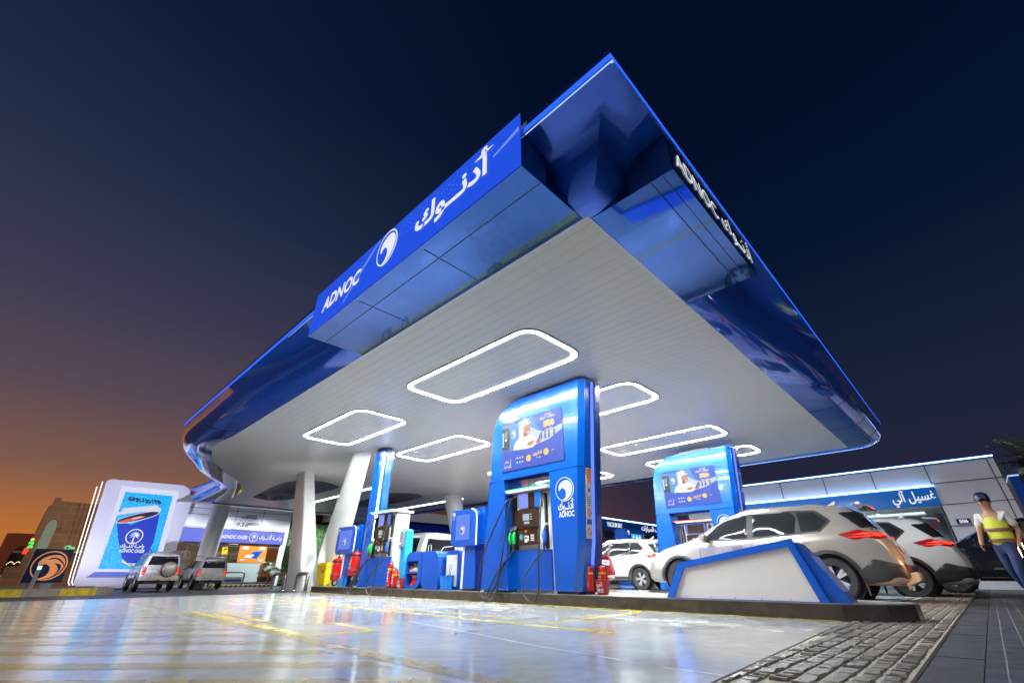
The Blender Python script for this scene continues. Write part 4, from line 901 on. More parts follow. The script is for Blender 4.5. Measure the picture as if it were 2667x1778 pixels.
# slim blue pillar
bp=thing('blue_pillar','slim faceted blue pillar with a vertical white light line behind dispenser 2','pillar',(6.52,11.6,IZ),world=True)
pol=[(6.32,11.45),(6.44,11.28),(6.60,11.28),(6.72,11.42),(6.72,11.8),(6.6,11.92),(6.44,11.92),(6.33,11.75)]
def pr2(mb,poly,z0,z1): return mb.prism(FZ(0),poly,z0,z1)
pr2(MB().use(BLUE),pol,IZ,2.02).build('lower_shaft',None,bp,bevel=.01); pr2(MB().use(BLUE),pol,2.03,3.6).build('upper_shaft',None,bp,bevel=.01); pr2(MB().use(BLACK),[(6.52+(a-6.52)*.85,11.6+(b_-11.6)*.85) for a,b_ in pol],3.6,3.698).build('cap',None,bp)
MB().use(em('pillar led',(.9,.95,1),5)).add([(6.36,11.375,.9),(6.395,11.325,.9),(6.395,11.325,3.55),(6.36,11.375,3.55)],[(0,1,2,3)]).build('light_line',None,bp)
# ---------------- screen kiosks
def kiosk(label,loc,w,rz=0,zo=0,grp='blue screen kiosks on the pump island'):
    o=thing('screen_kiosk',label,'kiosk',loc,rz,group=grp); F=FX(0); h0,h1=.775+zo,1.475+zo
    MB().use(BLUE).prism(F,[(-w/2+a,b_) for a,b_ in rrect(0,h0,w,h1,[.14,0,.16,0])],-.13,0).build('head',None,o,bevel=.006)
    MB().use(em('kiosk screen blue',(.12,.25,.95),.9)).flat(F,[(-w/2+.16,h0+.12),(w/2-.2,h0+.12),(w/2-.2,h1-.10),(-w/2+.16,h1-.10)],.004).build('screen',None,o)
    q=MB(); emblem(q,F,-.02,h0+.31,.085,WT,BLUE,.006,.002); emblem(q,F,-w/2+.075,h1-.085,.05,mat('silver emblem',(.7,.7,.75),rough=.3),None,.003,.002); q.use(WHITE).text(F,'ADNOC',-w/2+.03,h1-.18,.022,.004,bold=.03,w=.09); q.build('emblem',None,o)
    q=MB().use(LINEK); pts=[(.005,-(w/2-.16)-.0,h1-.0),(.005,-(w/2-.05),h1-.05),(.005,-(w/2)+.0,h1-.17),(.005,-(w/2),h0+.02)]; q.tube(spline(pts,4),.012,6); q.build('light_strip',None,o)
    q=MB().use(DBLUE).prism(F,[(-.06,.03),(.36,.03),(.34,h0),(-.04,h0)],-.30,-.06).use(WHITE).prism(F,[(-.07,.03),(-.01,.03),(.02,h0),(-.04,h0)],-.06,-.045); q.build('post',None,o)
    MB().use(BLUE).prism(F,[(-.02,.04),(.35,.04),(.33,h0),(.0,h0)],-.06,-.05).use(BLACK).prism(F,[(-.03,-.001),(.30,-.001),(.30,.035),(-.03,.035)],-.28,-.05).build('post_cover',None,o)
    MB().use(BLUE).prism(F,[(w/2-.09,h0+.05),(w/2+.10,h0+.05),(w/2+.10,h1+.03),(w/2-.25,h1+.03)],-.30,-.135).build('rear_head',None,o)
    return o
kiosk('blue screen kiosk beside the slanted white column and a red wheeled extinguisher',(6.2,12.52,IZ),1.06)
kiosk('blue screen kiosk standing just left of the nearest pump portal',(6.2,7.45,IZ),.80)
nb=thing('navy_bin','dark navy wrapped bin behind the right-hand kiosk post','bin',(6.75,7.85,IZ),world=True)
q=MB().use(NAVY).lathe([(.0,IZ),(.10,IZ),(.15,.5),(.19,.72),(.21,.80),(.15,.86),(0,.87)],(6.75,7.72,0),n=16); q.build('bag',None,nb,smooth=True)
# cyan squeegee / paper towel post
ct=thing('paper_towel_post','bright cyan post with a grey towel dispenser beside dispenser 2','dispenser post',(6.45,9.9,IZ),world=True)
F=FX(6.4); pf=[(-10.15,IZ),(-9.80,IZ),(-9.84,1.38),(-9.90,1.42),(-10.10,1.42),(-10.16,1.38)]
MB().use(CYAN).prism(F,pf,-.22,0).build('post',None,ct,bevel=.015); MB().use(GREY).prism(F,rrect(-10.09,1.02,-9.86,1.36,.02),.0,.06).use(WHITE).prism(F,[(-10.05,1.08),(-9.92,1.08),(-9.92,1.12),(-10.05,1.12)],.06,.065).build('towel_box',None,ct)
# service cabinets
def cabinet(label,y1,y0,r,loc_x=6.25,white=False,shelves=False):
    o=thing('service_cabinet',label,'cabinet',(loc_x,(y0+y1)/2,IZ),world=True,group='low blue service cabinets'); F=FX(loc_x); z0=IZ+.01; z1=.885
    if shelves:
        O=rrect(-y1,z0,-y0,z1,[0,.2,.02,.2]); H=rrect(-y1+.06,z0+.07,-y0-.13,.70,[.0,.14,0,0])
        MB().use(BLUE).ring(F,O,H,-.45,0).build('shell',None,o)
        q=MB().use(WHITE).prism(F,[(a,b_) for a,b_ in H],-.44,-.36).use(BLUE).prism(F,[(-y1+.06,.455),(-y0-.13,.455),(-y0-.13,.47),(-y1+.06,.47)],-.36,-.0); q.build('shelf',None,o)
    else:
        MB().use(BLUE).prism(F,rrect(-y1,z0,-y0,z1,[.16,0,.2,.02] if not white else [0,.0,.12,.12]),-.45,0).build('shell',None,o,smooth=True,bevel=.02)
        if white: MB().use(WHITE).prism(F,[(-y1+.05,.22),(-y0-.09,.22),(-y0-.09,.80),(-y1+.05,.80)],.001,.012).build('front_panel',None,o)
    return o
cabinet('blue open cabinet with oil bottles on its upper shelf and a red drum below',9.50,8.88,0,shelves=True)
cabinet('solid rounded blue cabinet between the open cabinet and the white fronted one',8.86,8.27,0)
cabinet('white fronted blue cabinet behind a light blue bucket',8.25,7.76,0,loc_x=6.42,white=True)
for i,(y,c_,h) in enumerate(((9.40,(.5,.03,.02),.13),(9.34,(.6,.1,.05),.15),(9.27,(.65,.03,.02),.18),(9.20,(.1,.4,.05),.19),(9.13,(.2,.45,.1),.19),(9.06,(.04,.04,.05),.18))):
    o=thing('oil_bottle',['small dark red bottle, leftmost on the cabinet shelf','orange red bottle second from left on the cabinet shelf','bright red bottle third from left on the cabinet shelf','green bottle fourth from left on the cabinet shelf','yellow green bottle fifth from left on the cabinet shelf','black bottle, rightmost on the cabinet shelf'][i],'bottle',(6.34,y,.471),group='bottles on the cabinet shelf')
    MB().use(mat('bottle %d'%i if 0 else 'bottle '+['maroon','orange','red','green','lime','black'][i],c_,rough=.3)).lathe([(0,0),(.026,0),(.027,h*.6),(.02,h*.78),(.011,h*.85),(.011,h*.9)],n=14).build('body',None,o,smooth=True)
    MB().use(BLACK if i%2 else WHITE).lathe([(0,h*.9),(.014,h*.9),(.014,h),(0,h)],n=12).build('cap',None,o); MB().use(WHITE).lathe([(.0275,h*.15),(.0278,h*.5)],n=14).build('label_band',None,o)
dr=thing('red_drum','red waisted drum on the lower shelf of the open cabinet','drum',(6.42,9.28,.235)); MB().use(REDP).lathe([(0,0),(.13,0),(.11,.05),(.09,.11),(.12,.17),(.125,.19),(0,.19)],n=20).build('body',None,dr,smooth=True)
wd=thing('white_reel','round white reel on the lower shelf beside the red drum','reel',(6.40,9.09,.32)); MB().use(OFFW).lathe([(0,-.03),(.08,-.03),(.08,.03),(0,.03)],axis='x',n=20).build('body',None,wd,smooth=True)
bk=thing('light_blue_bucket','light blue bucket holding window squeegees in front of the white cabinet','bucket',(6.28,8.0,IZ)); MB().use(mat('light blue plastic',(.01,.19,.68),rough=.35)).lathe([(0,.005),(.115,.005),(.14,.26),(.15,.265),(.13,.262),(.108,.02),(0,.02)],n=22).build('body',None,bk,smooth=True)
for i,(a,b_,c_) in enumerate(((.08,.13,BLACK),(-.04,-.11,STEEL),(-.08,-.17,STEEL))):
    o=thing('squeegee',['black handled squeegee leaning left in the light blue bucket','steel squeegee in the middle of the light blue bucket','steel squeegee leaning right in the light blue bucket'][i],'squeegee',(6.28,8.0,IZ+.03)); MB().use(c_).tube([(0,a*.5,.0),(-.01,b_,.44)],.008,6).build('handle',None,o)
def extinguisher(label,loc,h,r,co2=False):
    o=thing('fire_extinguisher',label,'fire extinguisher',loc,group='red fire extinguishers')
    MB().use(REDP).lathe([(0,.0),(r*.95,.0),(r,.02),(r,h*.76),(r*.8,h*.83),(r*.35,h*.87),(r*.3,h*.9)],n=20).build('cylinder',None,o,smooth=True)
    MB().use(BLACK).lathe([(r*1.01,.0),(r*1.02,.05)],n=20).tube([(0,0,h*.88),(0,.03,h*.93),(-.02,.09,h*.97)],.012,6).tube([(0,0,h*.9),(0,.07,h*.92)],.01,6).tube([(0,-.02,h*.9),(-.02,-r-.03,h*.85),(-.03,-r-.035,h*.5),(-.03,-r-.02,h*.25)],.012,6).build('valve_and_hose',None,o)
    q=MB().use(YEL).lathe([(r*1.012,h*.60),(r*1.012,h*.66)],n=20).use(OFFW)
    for k in range(5): q.box(-r-.004,-.03+.0*k,h*(.22+.055*k),-r-.001,.035-.012*(k%2),h*(.245+.055*k))
    q.box(-r-.004,-.03,h*.5,-r-.001,.03,h*.56); q.build('label',None,o); return o
extinguisher('left one of two red extinguishers at the foot of the nearest pump portal',(6.42,4.56,IZ),.46,.075)
extinguisher('red extinguisher right behind the FIRE bucket at the nearest pump portal',(6.6,4.44,IZ),.46,.075)
extinguisher('tall slim red extinguisher leaning against dispenser 2',(6.10+.1,10.02,IZ),.62,.062)
extinguisher('short red powder extinguisher in front of the cyan post',(6.2,9.78,IZ),.44,.078)
def firebucket(label,loc,s=1):
    o=thing('fire_bucket',label,'bucket',loc,group='red fire buckets'); 
    MB().use(mat('dull red bucket',(.38,.02,.012),rough=.45)).lathe([(0,.005),(.085*s,.005),(.115*s,.20*s),(.122*s,.205*s),(.105*s,.2*s),(.078*s,.02),(0,.02)],n=22).build('body',None,o,smooth=True)
    q=MB().use(WHITE); v,t_=text_mesh('FIRE',.02,0)
    def wrap(v,t_,w,h,z): 
        x0=min(p[0] for p in v);x1=max(p[0] for p in v); k=w/(x1-x0); pts=[]
        for p in v:
            a=(p[0]-x0)*k-w/2; zz=z+p[1]*h/.7; rr_=(.085+.03*zz/.2)*s+.003; an=a/rr_; pts.append((-rr_*math.cos(an),-rr_*math.sin(an),zz*1.0))
        q.add(pts,t_)
    wrap(v,t_,.14*s,.05*s,.035*s); v,t_=text_mesh(ar('الحريق'),.02,0); wrap(v,t_,.12*s,.05*s,.115*s); q.build('lettering',None,o); return o
firebucket('red bucket lettered FIRE beside the extinguishers at the nearest pump portal',(6.38,4.30,IZ))
firebucket('red bucket lettered FIRE between dispenser 2 and the open blue cabinet',(6.25,9.60,IZ))
def trolley(label,loc):
    o=thing('wheeled_extinguisher',label,'fire extinguisher',loc,group='large wheeled extinguishers')
    MB().use(REDP).lathe([(0,.15),(.15,.15),(.17,.19),(.17,.60),(.14,.67),(.05,.70),(.04,.74)],n=24).build('tank',None,o,smooth=True)
    q=MB().use(BLACK).lathe([(.172,.22),(.173,.25)],n=24).lathe([(.172,.58),(.173,.62)],n=24).use(OFFW)
    for k in range(7): q.box(-.176,-.05,.30+k*.03,-.171,.06-.02*(k%3),.315+k*.03)
    q.box(-.176,-.04,.52,-.171,.04,.57); q.build('label',None,o)
    for s in (-1,1): MB().use(RUB).lathe([(0,-.02),(.085,-.02),(.09,0),(.085,.02),(0,.02)],(.05,s*.17,.09),axis='y',n=20).use(WHITE).lathe([(0,-.022),(.05,-.022)],(.05,s*.17,.09),axis='y',n=16).build('wheel',None,o)
    MB().use(BLACK).tube([(-.02,.10,.14),(-.06,.30,.02),(-.06,.36,.02),(-.04,.28,.12),(0,.12,.18)],.010,6).tube([(0,0,.74),(-.03,.06,.80),(-.06,.12,.78)],.012,6).tube([(.1,-.12,.15),(.16,-.12,.85),(.16,.12,.85),(.1,.12,.15)],.012,6).build('frame',None,o); return o
trolley('large red wheeled extinguisher beside the yellow bin',(6.35,13.0,IZ)); 
trolley('large red wheeled extinguisher between the left-hand kiosk and the slim blue pillar',(6.35,12.0,IZ+.1)).scale=(1,1,1.05)
yb=thing('yellow_bin','square yellow lidded bin at the left end of the pump island','bin',(6.6,13.95,IZ)); q=MB().use(YEL); 
q.add([(a*s_,b_*s_,z) for z,s_ in ((.0,.24),(.50,.30)) for a,b_ in ((-1,-1),(1,-1),(1,1),(-1,1))],[(0,1,5,4),(1,2,6,5),(2,3,7,6),(3,0,4,7),(3,2,1,0)]); q.build('body',None,yb,bevel=.02)
MB().use(YEL).box(-.33,-.33,.50,.33,.33,.545).box(-.27,-.27,.545,.27,.27,.60).build('lid',None,yb,bevel=.015); MB().use(mat('orange brown label',(.5,.2,.03),rough=.5)).box(-.29,-.2,.33,-.275,-.02,.43).build('label',None,yb)
# small light blue rack on floor by kiosk
ck=thing('light_blue_can','small light blue jerry can beside the left-hand kiosk post','can',(6.2,12.35,IZ)); MB().use(mat('can blue',(.03,.25,.62),rough=.4)).box(-.05,-.12,0,.1,.12,.2).tube([(0,-.08,.2),(0,-.05,.24),(0,.05,.24),(0,.08,.2)],.012,6).build('body',None,ck,bevel=.01)
# angled end screen
gp=thing('island_end_screen','low slanted screen with blue frame and beige face at the near island end','screen panel',(6.3,2.1,IZ),world=True)
F=FX(6.18); O=[(-3.17,IZ),(-2.94,.56),(-1.53,.79),(-1.32,IZ)]; I=[(-3.07,IZ+.004),(-2.87,.50),(-1.575,.705),(-1.41,IZ+.004)]
q=MB().use(mat('frame blue',(.001,.12,.66),rough=.22,coat=.5))
q.ring(F,O,[(a,max(b_,IZ+.006)) for a,b_ in I],-.06,.0)
q.prism(F,[(-3.12,IZ),(-2.90,.54),(-1.56,.765),(-1.50,.74),(-1.38,.60),(-1.30,.46),(-1.18,.26),(-1.14,IZ)],-.40,-.06); q.build('frame',None,gp)
q=MB().use(mat('beige screen face',(.82,.78,.76),rough=.5,noise=(.8,.02))).prism(F,I,-.05,-.03).use(STEEL)
for a in (-2.9,-2.6,-2.3,-2.0,-1.7): q.prism(F,circ(a,.175,.006,8),-.03,-.026)
q.build('face_panel',None,gp)
# ================================================================ CARS
def ev_mesh(o):
    bpy.context.view_layer.update(); return bpy.data.meshes.new_from_object(o.evaluated_get(bpy.context.evaluated_depsgraph_get()))
class Car:
    def __init__(s,label,cat,st,paint,wheels,tr,name='parked_car',group=None,wx=.90,spokes=5,rim=None,arch=.07):
        s.root=thing(name,label,cat,group=group); s.paint=paint
        v=[];m=16
        for (t,zb,zl,ze,zt,ws,wb,wr) in st:
            h=[(ws-.14,zb),(ws-.015,zb+.09),(ws,(zb+zl)/2),(wb+.005,zl-.07),(wb-.01,zl+.01),(wr,ze),(wr-.18,zt),(0,zt+.012)]
            ring=[(a,b) for a,b in h]+[(-a,b) for a,b in reversed(h[:-1])]+[(0,zb)]
            v+=[(a,t,b) for a,b in ring]
        n=len(st); F=[]
        for i in range(n-1):
            for k in range(m): F.append((i*m+k,(i+1)*m+k,(i+1)*m+(k+1)%m,i*m+(k+1)%m))
        for b0,rv in ((0,0),((n-1)*m,1)):
            for k in range(7):
                a_=b0+k; b_=b0+k+1; c_=b0+13-k; d_=b0+14-k
                f=(a_,b_,c_,d_) if k<6 else (b0+6,b0+7,b0+8)
                F.append(f if not rv else tuple(reversed(f)))
            F.append((b0+15,b0,b0+14) if not rv else (b0+14,b0,b0+15))
        me=bpy.data.meshes.new('body'); me.from_pydata(v,[],F); me.update()
        bm=bmesh.new(); bm.from_mesh(me); bmesh.ops.recalc_face_normals(bm,faces=bm.faces); bm.to_mesh(me); bm.free()
        o=bpy.data.objects.new('body',me); COL.objects.link(o); md=o.modifiers.new('s','SUBSURF'); md.levels=2; md.render_levels=2
        me2=ev_mesh(o); o.modifiers.clear(); o.data=me2; s.body=o
        bm=bmesh.new(); bm.from_mesh(me2); s.bvh=BVHTree.FromBMesh(bm); bm.free()
        # wheel arches
        R0=tr+arch; cut=MB()
        for t in wheels:
            for sg in (-1,1): cut.lathe([(0,-.17*1),(R0,-.17),(R0,.30),(0,.30)],(sg*(wx-.02),t,tr),axis='x',n=40)
        c=cut.build('cutter',None); bm=bmesh.new(); bm.from_mesh(c.data); bmesh.ops.remove_doubles(bm,verts=bm.verts,dist=1e-5); bmesh.ops.recalc_face_normals(bm,faces=bm.faces); bm.to_mesh(c.data); bm.free()
        b=o.modifiers.new('b','BOOLEAN'); b.operation='DIFFERENCE'; b.solver='EXACT'; b.object=c
        me3=ev_mesh(o); o.modifiers.clear(); o.data=me3; bpy.data.objects.remove(c)
        for p in me3.polygons: p.use_smooth=True
        me3.set_sharp_from_angle(angle=R(40)); me3.materials.clear(); me3.materials.append(paint); o.parent=s.root
        # dark wheel wells
        for t in wheels:
            for sg in (-1,1):
                q=MB().use(BLACK).lathe([(0,-.0),(R0-.006,0),(R0-.006,.10)],(sg*(wx-.18),t,tr),axis='x',n=32) if sg>0 else MB().use(BLACK).lathe([(0,.0),(R0-.006,0),(R0-.006,-.10)],(sg*(wx-.18),t,tr),axis='x',n=32)
                q.build('wheel_well',None,s.root,smooth=True)
        s.wheels(wheels,tr,wx,spokes,rim); s.tr=tr; s.wx=wx
    def wheels(s,W_,tr,wx,spokes,rim):
        rim=rim or mat('alloy rim silver',(.62,.63,.65),rough=.3,metal=.5)
        for t in W_:
            for sg in (-1,1):
                c=(sg*(wx-.10),t,tr); rr_=tr*.66
                w=MB().use(RUB).lathe([(rr_,-.10),(tr*.93,-.11),(tr,-.08),(tr,.08),(tr*.93,.11),(rr_,.10)],c,axis='x',n=36).build('wheel',None,s.root,smooth=True)
                q=MB().use(rim); q.lathe([(rr_+.003,-.09),(rr_+.003,.09),(rr_*.93,.085),(rr_*.93,-.09)],c,axis='x',n=36)
                X=c[0]+sg*.055
                for k in range(spokes):
                    for d in (-.13,.13):
                        a=2*math.pi*k/spokes+d; ca,sa=math.cos(a),math.sin(a); a2=2*math.pi*k/spokes+d*1.25; ca2,sa2=math.cos(a2),math.sin(a2)
                        r1,r2=.05,rr_*.95; w1,w2=.018,.024
                        pts=[(X,c[1]+r1*ca-w1*sa,c[2]+r1*sa+w1*ca),(X,c[1]+r1*ca+w1*sa,c[2]+r1*sa-w1*ca),(X+sg*.02,c[1]+r2*ca2+w2*sa2,c[2]+r2*sa2-w2*ca2),(X+sg*.02,c[1]+r2*ca2-w2*sa2,c[2]+r2*sa2+w2*ca2)]
                        q.add(pts+[(p[0]-sg*.03,p[1],p[2]) for p in pts],[(0,1,2,3),(4,7,6,5),(0,4,5,1),(1,5,6,2),(2,6,7,3),(3,7,4,0)])
                q.lathe([(0,sg*.065),(.05,sg*.06),(.055,.0)],c,axis='x',n=16); q.use(mat('brake disc',(.06,.06,.065),rough=.4,metal=.8)).lathe([(.06,sg*.0),(rr_*.7,sg*.0)],c,axis='x',n=24); q.use(BLACK).lathe([(0,-sg*.03),(rr_*.95,-sg*.03)],c,axis='x',n=24); q.build('rim',None,w,smooth=True)
    def patch(s,name,poly,axis,m,off=.006,both=True,label=None,parent=None,grid=.07,rnd=True):
        """poly in (y,z) for 'side', (x,z) for 'rear'/'front', (x,y) for 'top'"""
        r=[]
        if rnd: poly=[tuple(p) for p in smooth_poly(poly)]
        v,t=tri(poly,(),grid)
        sides=((-1,1) if both and axis=='side' else (-1,))
        for sg in sides:
            vs=[]
            for a,b in v:
                if axis=='side': o_=Vector((sg*3,a,b)); d=Vector((-sg,0,0))
                elif axis=='rear': o_=Vector((a,-2,b)); d=Vector((0,1,0))
                elif axis=='front': o_=Vector((a,8,b)); d=Vector((0,-1,0))
                else: o_=Vector((a,b,4)); d=Vector((0,0,-1))
                h,nrm,_,_=s.bvh.ray_cast(o_,d)
                if h is None:
                    h,nrm,_,_=s.bvh.find_nearest(o_+d*2.2 if axis!='side' else Vector((sg*.85,a,b)))
                if nrm.dot(d)>0: nrm=-nrm
                vs.append(h+nrm*off)
            q=MB().use(m).add(vs,t); o=q.build(name,None,parent or s.root); 
            for p in o.data.polygons: p.use_smooth=True
            if label: o['label']=label
            r.append(o)
        return r
    def line(s,name,pts,axis,m,w=.007,both=True,off=.003):
        for a,b in zip(pts,pts[1:]): pass
        for sg in ((-1,1) if both and axis=='side' else (-1,)):
            q=MB().use(m)
            L_=[]
            for a,b in zip(pts,pts[1:]):
                n=max(2,int((Vector(b)-Vector(a)).length/.06))
                for k in range(n): L_.append(tuple(Vector(a).lerp(Vector(b),k/n)))
            L_.append(pts[-1]); vs=[]
            for a,b in L_:
                o_,d=(Vector((sg*3,a,b)),Vector((-sg,0,0))) if axis=='side' else (Vector((a,-2,b)),Vector((0,1,0)))
                h,nrm,_,_=s.bvh.ray_cast(o_,d)
                if h is not None: vs.append(h+(nrm if nrm.dot(d)<0 else -nrm)*off)
            if len(vs)>1: q.tube(vs,w*.5,5); q.build(name,None,s.root)
    def arch(s,wheels,m,w=.06,th=.0):
        for t in wheels:
            R0=s.tr+.068
            pts=[]; 
            O=[(t+(R0+w)*math.cos(R(a)),s.tr+(R0+w)*math.sin(R(a))) for a in range(-12,193,8)]; I=[(t+R0*math.cos(R(a)),s.tr+R0*math.sin(R(a))) for a in range(192,-13,-8)]
            s.patch('arch_trim',O+I,'side',m,.012,rnd=False,grid=0)
    def place(s,x,y,z=0,rz=0,sc=(1,1,1)):
        s.root.location=(x,y,z); s.root.rotation_euler=(0,0,rz); s.root.scale=sc; return s.root
def smooth_poly(poly,r=.035):
    o=[];n=len(poly)
    for i in range(n):
        p=Vector(poly[i]);a=Vector(poly[i-1]);b=Vector(poly[(i+1)%n])
        da=(a-p);db=(b-p); ra=min(r,da.length*.35);rb=min(r,db.length*.35); A_=p+da.normalized()*ra; B_=p+db.normalized()*rb
        for k in range(4):
            t=k/3; o.append((1-t)**2*A_+2*t*(1-t)*p+t*t*B_)
    return o
SUVST=[(0.0,.32,.50,.58,.62,.74,.72,.58),(.03,.27,.60,.70,.76,.84,.82,.66),(.12,.25,.80,.94,.98,.895,.87,.70),(.22,.24,.98,1.10,1.13,.915,.88,.72),(.42,.24,1.05,1.40,1.46,.925,.885,.68),(.62,.24,1.07,1.53,1.60,.93,.89,.67),(1.2,.24,1.07,1.58,1.66,.935,.895,.66),(2.0,.24,1.03,1.60,1.70,.94,.90,.68),(2.6,.24,1.0,1.54,1.665,.94,.90,.68),(3.1,.24,.99,1.34,1.46,.94,.895,.71),(3.6,.24,.99,1.07,1.14,.94,.88,.77),(4.2,.24,.88,.99,1.03,.93,.865,.72),(4.6,.25,.74,.88,.93,.87,.80,.60),(4.76,.27,.62,.74,.78,.76,.72,.52),(4.80,.33,.50,.60,.64,.66,.62,.46)]
TRIMB=mat('black trim plastic',(.02,.02,.021),rough=.5)
def suv(label,paint,group,full=True,name='parked_car',front_open=False,plate=None,clad=True):
    c=Car(label,'car',SUVST,paint,(1.06,3.92),.345,name=name,group=group)
    for w in [[(3.24,1.08),(3.24,1.18),(3.02,1.35),(2.80,1.46),(2.36,1.52),(2.40,1.08)],[(2.24,1.53),(1.52,1.52),(1.44,1.42),(1.50,1.13),(2.28,1.09)],[(1.42,1.505),(1.12,1.49),(.93,1.30),(1.10,1.155),(1.40,1.14)]]:
        c.patch('side_window',w,'side',GLS,.007)
    c.patch('window_trim',[(3.36,1.04),(3.06,1.38),(2.80,1.51),(2.36,1.56),(1.5,1.555),(1.1,1.53),(.86,1.31),(1.08,1.12),(2.3,1.045)],'side',TRIMB,.003)
    if clad:
        c.arch((1.06,3.92),TRIMB)
        c.patch('sill_cladding',[(1.46,.26),(3.52,.26),(3.46,.42),(1.52,.42)],'side',TRIMB,.008)
        c.patch('bumper_cladding',[(.02,.36),(.62,.28),(.68,.45),(.40,.66),(.04,.56)],'side',TRIMB,.01)
    for o in c.patch('tail_lamp',[(.82,1.06),(.50,1.13),(.14,1.09),(.15,.97),(.60,.97)],'side',TAILD,.012):
        pass
    c.patch('lamp_glow',[(.60,1.045),(.42,1.075),(.18,1.06),(.42,1.045)],'side',TAIL,.018,grid=.03,rnd=False); c.patch('lamp_glow',[(.70,1.01),(.40,1.005),(.20,1.0),(.20,1.015),(.42,1.022)],'side',TAIL,.018,grid=.03,rnd=False)
    c.patch('d_pillar_glass',[(.74,1.44),(.46,1.46),(.22,1.15),(.44,1.15)],'side',GLS,.012,grid=.03)
    c.patch('rear_window',[(-.66,1.14),(.66,1.14),(.60,1.46),(-.60,1.46)],'rear',GLS,.008)
    for sg in (-1,1):
        c.patch('tail_lamp',[(sg*.88,.96),(sg*.45,1.0),(sg*.45,1.08),(sg*.88,1.10)],'rear',TAILD,.010)
        c.patch('lamp_glow',[(sg*.84,1.01),(sg*.52,1.03),(sg*.52,1.06),(sg*.84,1.065)],'rear',TAIL,.016,grid=.04)
        c.patch('reflector',[(sg*.75,.48),(sg*.50,.47),(sg*.50,.52),(sg*.75,.54)],'rear',TAILD,.012)
    c.patch('rear_bumper',[(-.74,.36),(.74,.36),(.78,.58),(-.78,.58)],'rear',TRIMB,.010)
    c.patch('licence_plate',[(-.24,.76),(.24,.76),(.24,.88),(-.24,.88)],'rear',PLATE,.014,rnd=False)
    sp=MB().use(paint).add([(-.58,.50,1.60),(.58,.50,1.60),(.54,.26,1.565),(-.54,.26,1.565),(-.58,.5,1.56),(.58,.5,1.56),(.54,.26,1.54),(-.54,.26,1.54)],[(0,3,2,1),(4,5,6,7),(3,7,6,2),(0,4,7,3),(1,2,6,5)]).build('spoiler',None,c.root)
    MB().use(TAIL).box(-.2,.252,1.543,.2,.262,1.560).build('brake_light',None,c.root)
    c.line('door_seam',[(2.33,1.08),(2.36,.60),(2.42,.44)],'side',JNT,.007); c.line('door_seam',[(3.42,1.04),(3.42,.70),(3.34,.44)],'side',JNT,.007); c.line('door_seam',[(1.42,1.12),(1.36,.95),(1.44,.72)],'side',JNT,.007)
    c.line('belt_chrome',[(3.3,1.05),(2.3,1.07),(1.1,1.125)],'side',CHROME,.012,off=.01)
    c.line('crease',[(.9,.86),(2.2,.80),(3.6,.84)],'side',paint,.012,off=-.002)
    for t in (2.52,1.58):
        for sg in (-1,1): MB().use(paint).tube([(sg*.925,t,.93),(sg*.955,t+.03,.935),(sg*.955,t+.17,.935),(sg*.925,t+.20,.93)],.012,6).build('door_handle',None,c.root,smooth=True)
    for sg in (-1,1):
        MB().use(TRIMB).tube([(sg*.86,3.20,1.06),(sg*.98,3.22,1.06)],.025,6).use(paint).lathe([(0,-.11),(.06,-.10),(.075,0),(.06,.10),(0,.11)],(sg*1.02,3.24,1.13),axis='x',n=14).build('door_mirror',None,c.root,smooth=True)
        MB().use(STEEL).tube([(sg*.64,.85,1.57),(sg*.64,1.0,1.615),(sg*.65,2.3,1.645),(sg*.66,2.5,1.60)],.014,6).build('roof_rail',None,c.root,smooth=True)
        c.patch('headlamp',[(4.35,.90),(4.62,.80),(4.70,.72),(4.45,.80)],'side',ORGL if sg<0 else GLS,.01,both=False) if sg<0 else None
    MB().use(paint).add([(-.02,.85,1.66),(.02,.85,1.66),(0,.98,1.655),(0,.82,1.75)],[(0,1,3),(1,2,3),(2,0,3)]).build('roof_antenna',None,c.root)
    c.patch('windscreen',[(-.62,3.0),(.62,3.0),(.74,3.55),(-.74,3.55)],'top',GLS,.008)
    return c
CH=mat('champagne metallic paint',(.37,.335,.30),rough=.24,metal=.4,coat=.9); WP=mat('white car paint',(.52,.53,.53),rough=.25,coat=.8); BP=mat('black car paint',(.008,.012,.016),rough=.12,coat=1)
G='cars standing at the pumps'
c=suv('champagne silver SUV behind the slanted screen panel, side on, with lit red tail lamps',CH,G); 
# lower silver bumper garnish
MB().use(mat('champagne bumper',(.50,.42,.33),rough=.25,metal=.4,coat=.6)).add([(-.74,.10,.24),(.74,.10,.24),(.66,-.10,.33),(-.66,-.10,.33),(-.72,.10,.42),(.72,.10,.42),(.64,-.10,.46),(-.64,-.10,.46)],[(3,2,6,7),(0,3,7,4),(1,5,6,2),(4,7,6,5),(0,1,2,3)]).build('bumper_garnish',None,c.root,bevel=.02)
for sg in (-1,1): MB().use(TRIMB).box(sg*.90-.03,.60,.10,sg*.90+.0,.63,.34).build('mud_flap',None,c.root)
c.place(11.25,.96,-.0,sc=(1,1,1))
c=suv('white SUV behind the champagne one, its rear standing at the cobbled strip',WP,G); c.place(14.55,.20,-.02,sc=(1,1,.99))
c=suv('small white crossover parked left of the farther pump portal, beyond the red saloon',WP,G); c.place(14.8,7.0,0,sc=(.93,.9,.9))
c=suv('black SUV at the far right in front of the car wash',BP,G,clad=False)
c.line('chrome_strip',[(.75,.34),(3.5,.34)],'side',CHROME,.035,off=.02); c.line('chrome_strip',[(3.36,1.05),(3.06,1.39),(2.80,1.52),(2.36,1.57),(1.5,1.56),(1.1,1.535)],'side',CHROME,.022,off=.012); c.line('chrome_strip',[(3.4,1.02),(2.3,1.035),(.9,1.10)],'side',CHROME,.022,off=.012)
